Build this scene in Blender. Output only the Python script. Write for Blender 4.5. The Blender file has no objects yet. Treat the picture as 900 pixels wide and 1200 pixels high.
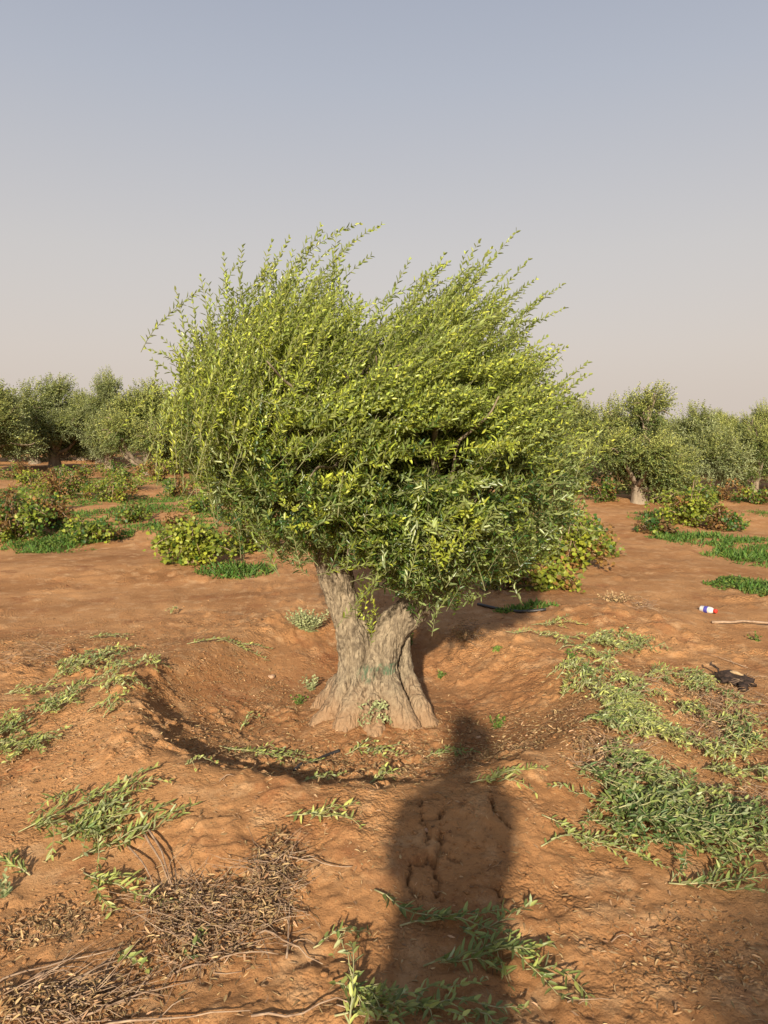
import bpy, bmesh, math, random
import numpy as np
from mathutils import Vector
R = math.radians
rng = np.random.default_rng(7)
random.seed(7)
scene = bpy.context.scene
COL = scene.collection
V = lambda *a: np.array(a, float)

# ------------------------------------------------------------------ camera
CAM_H = 1.5; PITCH = R(6.4); F = 867.0
cam_d = bpy.data.cameras.new('camera'); cam = bpy.data.objects.new('camera', cam_d); COL.objects.link(cam)
cam.location = (0, 0, CAM_H); cam.rotation_euler = (R(90) - PITCH, 0, 0)
cam_d.sensor_fit = 'VERTICAL'; cam_d.sensor_height = 36; cam_d.lens = 36 * F / 1200
cam_d.clip_start = 0.02; cam_d.clip_end = 3000
scene.camera = cam
def ray(px, py):
    x = (px - 450) / F; y = (600 - py) / F
    c, s = math.cos(PITCH), math.sin(PITCH)
    return V(x, c + y * s, -s + y * c)
def pp(px, py, Y):                      # point seen at px,py on the vertical plane y = Y
    r = ray(px, py); return V(0, 0, CAM_H) + r * (Y / r[1])
def gp(px, py, z=0.0):                  # point seen at px,py on the ground
    r = ray(px, py); return V(0, 0, CAM_H) + r * ((z - CAM_H) / r[2])

# ------------------------------------------------------------------ noise
_p = np.random.default_rng(3).permutation(256); _p = np.concatenate([_p, _p, _p])
_v = np.random.default_rng(4).uniform(-1, 1, 256)
def noise3(x, y, z=0.0):
    x = np.asarray(x, float); y = np.asarray(y, float); z = np.zeros_like(x) + z
    xi = np.floor(x).astype(int); yi = np.floor(y).astype(int); zi = np.floor(z).astype(int)
    fx, fy, fz = x - xi, y - yi, z - zi
    u, v, w = [t * t * t * (t * (t * 6 - 15) + 10) for t in (fx, fy, fz)]
    def h(a, b, c): return _v[_p[_p[_p[a & 255] + (b & 255)] + (c & 255)]]
    def L(a, b, t): return a + (b - a) * t
    x00 = L(h(xi, yi, zi), h(xi + 1, yi, zi), u); x10 = L(h(xi, yi + 1, zi), h(xi + 1, yi + 1, zi), u)
    x01 = L(h(xi, yi, zi + 1), h(xi + 1, yi, zi + 1), u); x11 = L(h(xi, yi + 1, zi + 1), h(xi + 1, yi + 1, zi + 1), u)
    return L(L(x00, x10, v), L(x01, x11, v), w)
def fbm(x, y, z=0.0, o=4):
    s = 0; a = 1.0; t = 0
    for i in range(o):
        s = s + a * noise3(np.asarray(x) * 2**i + 17.3 * i, np.asarray(y) * 2**i + 9.1 * i, np.asarray(z) * 2**i); t += a; a *= .5
    return s / t
def sstep(a, b, x):
    t = np.clip((x - a) / (b - a), 0, 1); return t * t * (3 - 2 * t)

# ------------------------------------------------------------------ terrain height
PC = (-0.05, 4.10)
def crk(pts): return [gp(300 + a / 3, 900 + b / 3, 0.08)[:2] for a, b in pts]
CRACKS = [crk([(577, 170), (583, 232), (600, 262), (598, 300)]), crk([(650, 255), (655, 300), (625, 332), (640, 385), (650, 440)]),
          crk([(540, 352), (585, 345), (625, 325)]), crk([(585, 232), (640, 228), (665, 200)]), crk([(577, 172), (640, 172)]),
          crk([(820, 150), (838, 205), (895, 248)]), crk([(655, 300), (700, 330)]), crk([(770, 400), (860, 400), (880, 440)]),
          crk([(540, 352), (535, 410), (590, 440)])]
def hcoarse(x, y):
    x = np.asarray(x, float); y = np.asarray(y, float)
    dx = (x - PC[0]) / 1.20; dy = (y - PC[1]) / 1.30
    r = np.sqrt(dx * dx + dy * dy) + .12 * fbm(x * 1.1, y * 1.1, 2.2, 3)
    an = np.arctan2(dy, dx)
    near = .5 - .5 * np.sin(an)            # 1 towards the camera, 0 behind the tree
    left = np.exp(-((np.abs(an) - math.pi) / .8) ** 2)
    amp = .055 + .085 * near ** 1.2 + .045 * left
    wid = np.where(r > 1.08, .26 + .10 * near, .15)
    h = amp * np.exp(-((r - 1.08) / wid) ** 2)
    h = h - .15 * (1 - sstep(.45, 1.0, r))
    h = h + .085 * np.exp(-(((x + .07) / .36) ** 2 + ((y - 3.88) / .36) ** 2)) * (1 + .35 * fbm(x * 6, y * 6, 1.2, 3))
    far = sstep(6, 11, y)
    h = h + .05 * fbm(x * .5, y * .5, 5.1, 3) + far * .17 * (fbm(x * .16, y * .45, 8.0, 3) - .1)
    h = h + .10 * np.exp(-(((x - 1.75) / .7) ** 2 + ((y - 5.6) / .5) ** 2))      # spoil mound right of the tree
    return h
def hfun(x, y):
    x = np.asarray(x, float); y = np.asarray(y, float)
    h = hcoarse(x, y)
    fd = 1 - sstep(7, 16, np.abs(y))
    rough = sstep(-.1, .45, fbm(x * .9 + 4, y * .9, 1.7, 3))
    n = fbm(x * 5, y * 5, 3.3, 3)
    h = h + .018 * n * (.4 + rough) + fd * .011 * fbm(x * 19, y * 19, 6.6, 4) * (.4 + 1.4 * rough)
    c = 1 - np.abs(noise3(x * 9 + 3 * n, y * 9, 2.0)); h = h + fd * .006 * c * rough
    lump = np.maximum(0, fbm(x * 13 + n, y * 13, 9.1, 3) - .12); patch = sstep(.05, .4, fbm(x * 1.6 + 9, y * 1.6, 4.4, 2)); h = h + fd * .05 * lump * (.10 + patch)
    h = h + fd * .010 * fbm(x * 9, y * 2.5, 6.1, 2)
    m = (y > 2.0) & (y < 4.2) & (np.abs(x - .3) < 1.2)
    if np.any(m):
        xm = np.atleast_1d(x)[np.atleast_1d(m)] + .013 * noise3(np.atleast_1d(x)[np.atleast_1d(m)] * 60, np.atleast_1d(y)[np.atleast_1d(m)] * 60)
        ym = np.atleast_1d(y)[np.atleast_1d(m)]
        best = np.full(xm.shape, 9.)
        for pl in CRACKS:
            for a, b in zip(pl[:-1], pl[1:]):
                d = b - a; t = np.clip(((xm - a[0]) * d[0] + (ym - a[1]) * d[1]) / (d @ d), 0, 1)
                best = np.minimum(best, np.hypot(xm - a[0] - t * d[0], ym - a[1] - t * d[1]))
        h = np.atleast_1d(h).copy(); h[np.atleast_1d(m)] -= .036 * np.exp(-(best / .0045) ** 2)
        h = h.reshape(x.shape)
    return h
def ground_at(px, py):                   # ray against the terrain
    r = ray(px, py); o = V(0, 0, CAM_H)
    t = -CAM_H / r[2]
    for _ in range(12):
        p = o + r * t; t = (float(hcoarse(p[0], p[1])) - CAM_H) / r[2] * .6 + t * .4
    return o + r * t

# ------------------------------------------------------------------ mesh helpers
class MB:
    def __init__(s): s.v = []; s.f4 = []; s.f3 = []; s.a = []; s.n = 0
    def add(s, v, f4=None, f3=None, a=0.5):
        v = np.asarray(v, float).reshape(-1, 3)
        if f4 is not None and len(f4): s.f4.append(np.asarray(f4, int).reshape(-1, 4) + s.n)
        if f3 is not None and len(f3): s.f3.append(np.asarray(f3, int).reshape(-1, 3) + s.n)
        s.v.append(v); s.a.append(np.broadcast_to(np.asarray(a, float), (len(v),)).copy()); s.n += len(v)
    def verts(s): return np.concatenate(s.v) if s.v else np.zeros((0, 3))
    def mesh(s, name, mat, origin=(0, 0, 0), smooth=False, conform=None):
        v = s.verts().copy()
        if conform is not None:
            hz = hfun(v[:, 0], v[:, 1]) + conform; v[:, 2] = np.maximum(v[:, 2], hz)
        v -= np.asarray(origin)
        f4 = np.concatenate(s.f4) if s.f4 else np.zeros((0, 4), int); f3 = np.concatenate(s.f3) if s.f3 else np.zeros((0, 3), int)
        me = bpy.data.meshes.new(name)
        me.vertices.add(len(v)); me.vertices.foreach_set('co', v.ravel())
        li = np.concatenate([f4.ravel(), f3.ravel()]); me.loops.add(len(li)); me.loops.foreach_set('vertex_index', li)
        npoly = len(f4) + len(f3); me.polygons.add(npoly)
        st = np.concatenate([np.arange(len(f4)) * 4, len(f4) * 4 + np.arange(len(f3)) * 3])
        tot = np.concatenate([np.full(len(f4), 4), np.full(len(f3), 3)])
        me.polygons.foreach_set('loop_start', st); me.polygons.foreach_set('loop_total', tot)
        me.update(calc_edges=True)
        if smooth: me.polygons.foreach_set('use_smooth', np.ones(npoly, bool))
        at = me.attributes.new('age', 'FLOAT', 'POINT'); at.data.foreach_set('value', np.concatenate(s.a))
        me.materials.append(mat); me.validate()
        return me
def link(name, me, parent=None):
    o = bpy.data.objects.new(name, me); COL.objects.link(o)
    if parent is not None: o.parent = parent
    return o
def thing(name, label, cat, loc=(0, 0, 0), rz=0, group=None, sc=1):
    o = bpy.data.objects.new(name, None); COL.objects.link(o); o.location = tuple(loc); o.rotation_euler = (0, 0, rz); o.scale = (sc,) * 3
    o.empty_display_size = .1
    return tag(o, label, cat, group)
def tag(o, label, cat=None, group=None, kind=None):
    o['label'] = label
    if cat: o['category'] = cat
    if group: o['group'] = group
    if kind: o['kind'] = kind
    return o
def copy_tree(o, parent=None):
    c = o.copy(); COL.objects.link(c); c.parent = parent
    for ch in [q for q in bpy.data.objects if q.parent == o]: copy_tree(ch, c)
    return c
def norm(a): a = np.asarray(a, float); return a / (np.linalg.norm(a, axis=-1, keepdims=True) + 1e-9)
def tube(mb, path, rad, n=6, a=.5, cap=True, squash=None):
    path = np.asarray(path, float); rad = np.asarray(rad, float)
    if rad.ndim == 0: rad = np.full(len(path), float(rad))
    t = norm(np.gradient(path, axis=0))
    up = V(0, 0, 1) if abs(t[0][2]) < .9 else V(1, 0, 0)
    s = norm(np.cross(t, up)); b = np.cross(s, t)
    ang = np.arange(n) * 2 * math.pi / n
    ring = path[:, None] + rad[:, None, None] * (np.cos(ang)[None, :, None] * s[:, None] + np.sin(ang)[None, :, None] * b[:, None])
    v = ring.reshape(-1, 3); f = []
    m = len(path); i = np.arange(m - 1)[:, None] * n; j = np.arange(n)[None]; k = (j + 1) % n
    f = np.stack([i + j, i + k, i + n + k, i + n + j], -1).reshape(-1, 4)
    f3 = []
    if cap:
        v = np.concatenate([v, path[:1], path[-1:]]); c0 = m * n; c1 = c0 + 1
        f3 = [(c0, (q + 1) % n, q) for q in range(n)] + [(c1, (m - 1) * n + q, (m - 1) * n + (q + 1) % n) for q in range(n)]
    mb.add(v, f, f3, a)
def leaves(mb, P, D, S, L, W, a, lift=.18, droop=.12, broad=False):
    """folded lanceolate leaves: base P, direction D, side S"""
    n = len(P)
    if n == 0: return
    D = norm(D); S = norm(S - (S * D).sum(1)[:, None] * D); N = np.cross(S, D)
    L = np.broadcast_to(L, (n,))[:, None]; W = np.broadcast_to(W, (n,))[:, None]
    a1, a2, w2 = (.30, .72, .72) if not broad else (.18, .62, 1.0)
    v = np.stack([P, P + a1 * L * D + W * S + lift * W * N * 2, P + a2 * L * D + w2 * W * S + (lift * 1.6 * W - droop * .4 * L) * N,
                  P + L * D - droop * L * N, P + a2 * L * D - w2 * W * S + (lift * 1.6 * W - droop * .4 * L) * N, P + a1 * L * D - W * S + lift * W * N * 2], 1)
    base = np.arange(n)[:, None] * 6
    q = np.concatenate([base + np.array([[0, 1, 2, 3]]), base + np.array([[0, 3, 4, 5]])], 0)
    mb.add(v.reshape(-1, 3), q, None, np.repeat(np.broadcast_to(a, (n,)), 6))
HOLLOWS = []
def shoot(lm, tm, tip, d, L, bend, leafL, leafW, gap, age, rs=.0022, back=True, spread=.75, naked=.12, tk=3):
    """leafy shoot that ends at tip; d = direction at the tip, bend = amount added to the direction towards the base"""
    m = 8; ds = L / (m - 1)
    pts = [np.asarray(tip, float)]; dd = norm(d)
    for k in range(m - 1):
        pts.append(pts[-1] - dd * ds); dd = norm(dd + bend / m + rng.normal(0, .05, 3))
    pts = np.array(pts[::-1])
    if tm is not None and not any(((((pts[m // 2] - hc) / hr) ** 2).sum() < 1.6 or (((pts[2] - hc) / hr) ** 2).sum() < 1.6) for hc, hr in HOLLOWS): tube(tm, pts, np.linspace(rs, rs * .35, m), tk, .5, cap=False)
    n = max(3, int(L * (1 - naked) / gap)); s = np.linspace(naked, 1, n)
    f = s * (m - 1); i = np.minimum(f.astype(int), m - 2); fr = (f - i)[:, None]
    P = pts[i] * (1 - fr) + pts[i + 1] * fr; T = norm(pts[i + 1] - pts[i])
    ref = norm(np.cross(T, rng.normal(0, 1, 3))); B = np.cross(T, ref)
    ph = rng.uniform(0, 6.28) + np.arange(n) * math.pi / 2 + rng.normal(0, .35, n)
    for sg in (0, math.pi):
        an = ph + sg; O = np.cos(an)[:, None] * ref + np.sin(an)[:, None] * B
        k = spread * (1 - .45 * s) + rng.normal(0, .12, n)
        D = norm(T + k[:, None] * 1.6 * O + rng.normal(0, .12, (n, 3)))
        S = np.cross(D, norm(T * .9 - O * .5 + rng.normal(0, .25, (n, 3))))
        ll = leafL * (1 - .45 * s ** 3) * rng.uniform(.75, 1.2, n)
        for hc, hr in HOLLOWS:
            dq = (((P - hc) / (hr * 1.12)) ** 2).sum(1) + .45 * noise3(P[:, 0] * 14, P[:, 1] * 14, P[:, 2] * 14)
            ll = np.where(rng.random(n) < 1.6 * (1 - dq), 1e-4, ll)
        kp = ll > 1e-3
        if not kp.all():
            leaves(lm, P[kp], D[kp], S[kp], ll[kp], leafW * rng.uniform(.8, 1.2, kp.sum()), np.clip(age + .25 * (s[kp] - .5), 0, 1)); continue
        leaves(lm, P + rng.normal(0, .002, (n, 3)), D, S, ll, leafW * rng.uniform(.8, 1.2, n), np.clip(age + .25 * (s - .5) + rng.normal(0, .12, n), 0, 1))

# ------------------------------------------------------------------ materials
def newmat(name):
    m = bpy.data.materials.new(name); m.use_nodes = True; nt = m.node_tree; nt.nodes.clear()
    return m, nt
def N(nt, t, **k):
    n = nt.nodes.new(t)
    for a, b in k.items(): setattr(n, a, b)
    return n
def mixc(nt, fac, a, b, bt='MIX'):
    n = N(nt, 'ShaderNodeMix', data_type='RGBA', blend_type=bt)
    for sock, val in ((0, fac), (6, a), (7, b)):
        if hasattr(val, 'node'): nt.links.new(val, n.inputs[sock])
        else: n.inputs[sock].default_value = val if sock == 0 else (*val, 1)
    return n.outputs[2]
def mth(nt, op, a, b=0.0, c=None, clamp=False):
    n = N(nt, 'ShaderNodeMath', operation=op, use_clamp=clamp)
    for i, val in enumerate((a, b) if c is None else (a, b, c)):
        if hasattr(val, 'node'): nt.links.new(val, n.inputs[i])
        else: n.inputs[i].default_value = val
    return n.outputs[0]
def mrange(nt, v, a, b, c=0, d=1):
    n = N(nt, 'ShaderNodeMapRange'); nt.links.new(v, n.inputs[0])
    for i, q in enumerate((a, b, c, d)): n.inputs[i + 1].default_value = q
    return n.outputs[0]
def noi(nt, vec, scale, detail=4, rough=.5):
    n = N(nt, 'ShaderNodeTexNoise'); n.inputs['Scale'].default_value = scale; n.inputs['Detail'].default_value = detail; n.inputs['Roughness'].default_value = rough
    if vec is not None: nt.links.new(vec, n.inputs['Vector'])
    return n.outputs['Fac']
def leafmat(name, old, young, under, trans=.3, rough=.5, spec=.4, var=.35):
    m, nt = newmat(name); out = N(nt, 'ShaderNodeOutputMaterial'); p = N(nt, 'ShaderNodeBsdfPrincipled'); t = N(nt, 'ShaderNodeBsdfTranslucent'); mx = N(nt, 'ShaderNodeMixShader')
    at = N(nt, 'ShaderNodeAttribute', attribute_name='age'); g = N(nt, 'ShaderNodeNewGeometry')
    c = mixc(nt, at.outputs['Fac'], old, young)
    c = mixc(nt, mth(nt, 'MULTIPLY', g.outputs['Backfacing'], .75), c, under)
    v = mrange(nt, g.outputs['Random Per Island'], 0, 1, 1 - var, 1 + var)
    hs = N(nt, 'ShaderNodeHueSaturation'); nt.links.new(c, hs.inputs['Color']); nt.links.new(v, hs.inputs['Value'])
    r2 = mth(nt, 'FRACT', mth(nt, 'MULTIPLY', g.outputs['Random Per Island'], 37.7))
    nt.links.new(mrange(nt, r2, 0, 1, .485, .515), hs.inputs['Hue']); c = hs.outputs[0]
    nt.links.new(c, p.inputs['Base Color']); nt.links.new(mixc(nt, .6, c, tuple(min(1, q * 1.6) for q in young)), t.inputs['Color'])
    p.inputs['Roughness'].default_value = rough; p.inputs['Specular IOR Level'].default_value = spec
    mx.inputs[0].default_value = trans
    nt.links.new(p.outputs[0], mx.inputs[1]); nt.links.new(t.outputs[0], mx.inputs[2]); nt.links.new(mx.outputs[0], out.inputs[0])
    return m
def plain(name, a, b, scale=20, rough=.8, bump=.3, stretch=(1, 1, 1), spec=.2):
    m, nt = newmat(name); out = N(nt, 'ShaderNodeOutputMaterial'); p = N(nt, 'ShaderNodeBsdfPrincipled')
    tc = N(nt, 'ShaderNodeTexCoord'); mp = N(nt, 'ShaderNodeMapping'); mp.inputs['Scale'].default_value = stretch; nt.links.new(tc.outputs['Object'], mp.inputs[0])
    f = noi(nt, mp.outputs[0], scale, 5, .6); c = mixc(nt, mrange(nt, f, .35, .65), a, b); nt.links.new(c, p.inputs['Base Color'])
    p.inputs['Roughness'].default_value = rough; p.inputs['Specular IOR Level'].default_value = spec
    if bump:
        bn = N(nt, 'ShaderNodeBump'); bn.inputs['Strength'].default_value = bump; bn.inputs['Distance'].default_value = .01; nt.links.new(f, bn.inputs['Height']); nt.links.new(bn.outputs[0], p.inputs['Normal'])
    nt.links.new(p.outputs[0], out.inputs[0]); return m

M = {}
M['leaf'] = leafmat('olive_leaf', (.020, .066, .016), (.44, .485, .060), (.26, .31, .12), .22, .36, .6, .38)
M['leaf_cut'] = leafmat('cut_olive_leaf', (.065, .12, .030), (.42, .43, .12), (.34, .38, .21), .18, .45, .45, .45)
M['leaf_far'] = leafmat('orchard_olive_leaf', (.070, .11, .026), (.38, .39, .10), (.25, .28, .14), .18, .5, .4)
M['vine'] = leafmat('vine_leaf', (.030, .085, .015), (.30, .33, .035), (.20, .23, .07), .3, .5, .4, .4)
M['vine_red'] = leafmat('brown_vine_leaf', (.10, .055, .02), (.30, .17, .05), (.22, .14, .06), .2, .7, .2, .5)
M['grass'] = leafmat('grass_blade', (.045, .105, .016), (.20, .26, .05), (.08, .18, .03), .25, .5, .3)
M['pale'] = leafmat('pale_weed', (.20, .25, .10), (.42, .44, .22), (.36, .38, .22), .2, .6, .3)
M['dry'] = leafmat('dry_leaf', (.17, .095, .042), (.50, .34, .18), (.34, .23, .13), .08, .8, .15, .45)
M['twig'] = plain('green_twig', (.16, .17, .07), (.28, .27, .13), 40, .7, 0)
M['cutstem'] = plain('cut_stem', (.25, .26, .12), (.42, .38, .20), 30, .6, 0)
M['drystem'] = plain('dry_wood', (.20, .125, .08), (.42, .30, .20), 25, .85, .4)
M['limb'] = plain('olive_limb', (.14, .105, .075), (.30, .24, .17), 14, .85, .6, (1, 1, .3))

def soilmat():
    m, nt = newmat('red_soil'); out = N(nt, 'ShaderNodeOutputMaterial'); p = N(nt, 'ShaderNodeBsdfPrincipled')
    tc = N(nt, 'ShaderNodeTexCoord'); o = tc.outputs['Object']
    c = mixc(nt, mrange(nt, noi(nt, o, 1.1, 6, .6), .35, .65), (.325, .155, .062), (.50, .265, .115))
    c = mixc(nt, mrange(nt, noi(nt, o, 7, 6, .65), .52, .72), c, (.57, .345, .175))
    c = mixc(nt, mth(nt, 'MULTIPLY', mrange(nt, noi(nt, o, 2.7, 5, .7), .55, .70), .6), c, (.24, .085, .035))
    c = mixc(nt, mth(nt, 'MULTIPLY', mrange(nt, noi(nt, o, 55, 4, .7), .57, .68), .55), c, (.17, .065, .028))
    c = mixc(nt, mth(nt, 'MULTIPLY', mrange(nt, noi(nt, o, 90, 3, .7), .62, .72), .6), c, (.55, .34, .18))
    # leaf mould in the floor of the basin
    mp = N(nt, 'ShaderNodeMapping'); mp.inputs['Location'].default_value = (-PC[0] / 1.05, -PC[1] / 1.12, 0); mp.inputs['Scale'].default_value = (1 / 1.05, 1 / 1.12, 0); nt.links.new(o, mp.inputs[0])
    vl = N(nt, 'ShaderNodeVectorMath', operation='LENGTH'); nt.links.new(mp.outputs[0], vl.inputs[0])
    d = mth(nt, 'ADD', vl.outputs['Value'], mth(nt, 'MULTIPLY', noi(nt, o, 3, 5, .6), .7))
    pit = mrange(nt, d, 1.05, 1.45, .32, 0); c = mixc(nt, pit, c, (.20, .085, .040))
    nt.links.new(c, p.inputs['Base Color']); p.inputs['Roughness'].default_value = .95; p.inputs['Specular IOR Level'].default_value = .1
    b1 = N(nt, 'ShaderNodeBump'); b1.inputs['Strength'].default_value = .8; b1.inputs['Distance'].default_value = .016; nt.links.new(noi(nt, o, 38, 8, .75), b1.inputs['Height'])
    b2 = N(nt, 'ShaderNodeBump'); b2.inputs['Strength'].default_value = .8; b2.inputs['Distance'].default_value = .004; nt.links.new(noi(nt, o, 210, 4, .7), b2.inputs['Height']); nt.links.new(b1.outputs[0], b2.inputs['Normal'])
    vo = N(nt, 'ShaderNodeTexVoronoi'); vo.inputs['Scale'].default_value = 70; wv = N(nt, 'ShaderNodeVectorMath', operation='ADD'); nn = N(nt, 'ShaderNodeTexNoise'); nn.inputs['Scale'].default_value = 30; nt.links.new(o, nn.inputs['Vector'])
    sc = N(nt, 'ShaderNodeVectorMath', operation='SCALE'); sc.inputs['Scale'].default_value = .03; nt.links.new(nn.outputs['Color'], sc.inputs[0]); nt.links.new(o, wv.inputs[0]); nt.links.new(sc.outputs[0], wv.inputs[1]); nt.links.new(wv.outputs[0], vo.inputs['Vector'])
    crumb = mth(nt, 'MULTIPLY', mth(nt, 'SUBTRACT', .5, vo.outputs['Distance']), mrange(nt, noi(nt, o, 4, 4, .6), .45, .6))
    b3 = N(nt, 'ShaderNodeBump'); b3.inputs['Strength'].default_value = .9; b3.inputs['Distance'].default_value = .010; nt.links.new(crumb, b3.inputs['Height']); nt.links.new(b2.outputs[0], b3.inputs['Normal'])
    nt.links.new(b3.outputs[0], p.inputs['Normal']); nt.links.new(p.outputs[0], out.inputs[0]); return m
M['soil'] = soilmat()
def barkmat():
    m, nt = newmat('olive_bark'); out = N(nt, 'ShaderNodeOutputMaterial'); p = N(nt, 'ShaderNodeBsdfPrincipled')
    tc = N(nt, 'ShaderNodeTexCoord'); o = tc.outputs['Object']; sx = N(nt, 'ShaderNodeSeparateXYZ'); nt.links.new(o, sx.inputs[0])
    mp = N(nt, 'ShaderNodeMapping'); mp.inputs['Scale'].default_value = (1, 1, .38); nt.links.new(o, mp.inputs[0])
    f = noi(nt, mp.outputs[0], 50, 8, .75); g = noi(nt, o, 6, 5, .6)
    vo = N(nt, 'ShaderNodeTexVoronoi', feature='DISTANCE_TO_EDGE'); vo.inputs['Scale'].default_value = 30; nt.links.new(mp.outputs[0], vo.inputs['Vector'])
    c = mixc(nt, mrange(nt, f, .42, .60), (.15, .115, .078), (.42, .335, .225))
    c = mixc(nt, mth(nt, 'MULTIPLY', mrange(nt, g, .45, .65), .55), c, (.43, .335, .22))
    low = mrange(nt, mth(nt, 'ADD', sx.outputs['Z'], mth(nt, 'MULTIPLY', g, .25)), .12, .32, .75, 0)      # dust splashed on the foot
    c = mixc(nt, low, c, (.42, .25, .135))
    # worn green paint marks
    def blob(cx, cz, rx, rz):
        a = mth(nt, 'POWER', mth(nt, 'DIVIDE', mth(nt, 'SUBTRACT', sx.outputs['X'], cx), rx), 2)
        b = mth(nt, 'POWER', mth(nt, 'DIVIDE', mth(nt, 'SUBTRACT', sx.outputs['Z'], cz), rz), 2)
        return mth(nt, 'SUBTRACT', 1, mth(nt, 'ADD', a, b), clamp=True)
    bl = mth(nt, 'ADD', blob(.095, .262, .085, .035), mth(nt, 'MULTIPLY', blob(-.025, .235, .06, .055), .6))
    fr = mth(nt, 'LESS_THAN', sx.outputs['Y'], 0)
    st = mrange(nt, noi(nt, mp.outputs[0], 60, 4, .7), .44, .56)
    k = mth(nt, 'MULTIPLY', mth(nt, 'MULTIPLY', mth(nt, 'MULTIPLY', bl, 2.2, clamp=True), st), fr)
    c = mixc(nt, mth(nt, 'MULTIPLY', k, .6), c, (.06, .17, .095))
    nt.links.new(c, p.inputs['Base Color']); p.inputs['Roughness'].default_value = .9; p.inputs['Specular IOR Level'].default_value = .15
    b1 = N(nt, 'ShaderNodeBump'); b1.inputs['Strength'].default_value = 1; b1.inputs['Distance'].default_value = .022
    hh = mth(nt, 'ADD', f, mth(nt, 'MULTIPLY', mth(nt, 'MINIMUM', vo.outputs['Distance'], .25), 1.6)); nt.links.new(hh, b1.inputs['Height'])
    nt.links.new(b1.outputs[0], p.inputs['Normal']); nt.links.new(p.outputs[0], out.inputs[0]); return m
M['bark'] = barkmat()

# ------------------------------------------------------------------ ground
def axis(lo, hi, a, b, fine, g=1.12, mx=12):
    c = list(np.arange(a, b, fine)); s = fine
    while c[-1] < hi: s = min(s * g, mx); c.append(c[-1] + s)
    s = fine; l = []
    x = a
    while x > lo: s = min(s * g, mx); x -= s; l.append(x)
    return np.array(l[::-1] + c)
gx = axis(-400, 400, -1.5, 1.6, .0082, 1.03); gy = axis(-60, 900, 1.65, 4.3, .0080, 1.018)
X, Y = np.meshgrid(gx, gy); Z = hfun(X, Y)
nx, ny = len(gx), len(gy)
mb = MB(); i = np.arange(ny - 1)[:, None] * nx; j = np.arange(nx - 1)[None]
mb.add(np.stack([X, Y, Z], -1).reshape(-1, 3), np.stack([i + j, i + j + 1, i + nx + j + 1, i + nx + j], -1).reshape(-1, 4))
g = link('ground', mb.mesh('ground', M['soil'], smooth=True)); tag(g, 'bare reddish brown orchard soil with a dug basin round the tree', None, None, 'structure')
print('ground verts', nx * ny)

# ------------------------------------------------------------------ main olive tree
TY = 3.95
base = V(-.07, TY, float(hcoarse(-.07, TY)))
tree = thing('olive_tree', 'large bushy olive tree with thick forked trunk standing in the dug basin', 'tree', base)
def P3(px, py, dy=0): return pp(px, py, TY + dy)
def chain(pts): # (px,py,dy,r)
    return np.array([P3(a, b, c) for a, b, c, r in pts]), np.array([p[3] for p in pts])
def dens(path, rad, k=4):
    t = np.linspace(0, len(path) - 1, (len(path) - 1) * k + 1); i = np.minimum(t.astype(int), len(path) - 2); f = (t - i)
    # catmull-rom
    A = np.vstack([2 * path[0] - path[1], path, 2 * path[-1] - path[-2]])
    p0, p1, p2, p3 = A[i], A[i + 1], A[i + 2], A[i + 3]; f = f[:, None]
    q = .5 * (2 * p1 + (p2 - p0) * f + (2 * p0 - 5 * p1 + 4 * p2 - p3) * f**2 + (3 * p1 - p0 - 3 * p2 + p3) * f**3)
    return q, np.interp(t, np.arange(len(rad)), rad)
tm = MB()
segs = [
 [(426, 880, 0, .17), (421, 800, 0, .108), (420, 760, 0, .094), (408, 722, 0, .082), (398, 692, 0, .080), (391, 662, 0, .086), (386, 625, 0, .08), (376, 580, .02, .06)],
 [(447, 880, 0, .165), (446, 800, 0, .100), (448, 760, 0, .090), (461, 736, 0, .084), (479, 715, 0, .080), (498, 694, 0, .082), (522, 678, .02, .070), (546, 650, .04, .06), (565, 610, .05, .05)],
 [(434, 880, .02, .2), (434, 800, 0, .13), (434, 775, 0, .09), (434, 762, .02, .06)],
 [(474, 735, .06, .025), (474, 770, .04, .03), (479, 800, 0, .036), (489, 824, -.05, .042), (500, 845, -.09, .045), (516, 872, -.14, .045), (526, 895, -.18, .04)],
 [(452, 790, -.06, .06), (462, 822, -.12, .065), (474, 850, -.17, .062), (490, 884, -.26, .05), (500, 910, -.3, .04)],
 [(412, 800, -.02, .07), (396, 828, -.06, .075), (378, 852, -.09, .06), (358, 878, -.14, .05), (345, 900, -.16, .04)],
 [(425, 800, -.08, .06), (415, 832, -.14, .07), (402, 862, -.20, .06), (392, 888, -.26, .05), (385, 915, -.30, .04)],
 [(434, 815, -.12, .04), (436, 845, -.19, .06), (441, 885, -.28, .06), (443, 915, -.33, .05)],
 [(444, 775, .14, .05), (440, 790, .12, .09), (430, 850, .2, .13), (420, 870, .33, .07)],
 [(455, 790, .1, .08), (485, 840, .2, .07), (520, 862, .3, .05)],
 [(415, 790, .1, .08), (380, 835, .2, .08), (350, 855, .3, .05)],
 [(398, 680, -.04, .03), (410, 725, -.065, .036), (417, 755, -.08, .036), (418, 800, -.11, .036), (408, 850, -.16, .04)],
 [(486, 704, -.04, .03), (462, 738, -.065, .03), (455, 765, -.08, .034), (455, 800, -.10, .034)],
 [(437, 755, -.02, .03), (434, 780, -.085, .03), (432, 800, -.11, .03), (428, 840, -.17, .03)],
 [(393, 690, -.06, .028), (402, 740, -.07, .036), (404, 790, -.07, .036), (392, 835, -.11, .04)],
]
for s in segs:
    a, b = chain(s); a, b = dens(a, b); tube(tm, a, b, 20)
tme = tm.mesh('trunk_raw', M['bark'], base)
tmp = link('trunk_tmp', tme); md = tmp.modifiers.new('r', 'REMESH'); md.mode = 'VOXEL'; md.voxel_size = .0065
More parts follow.
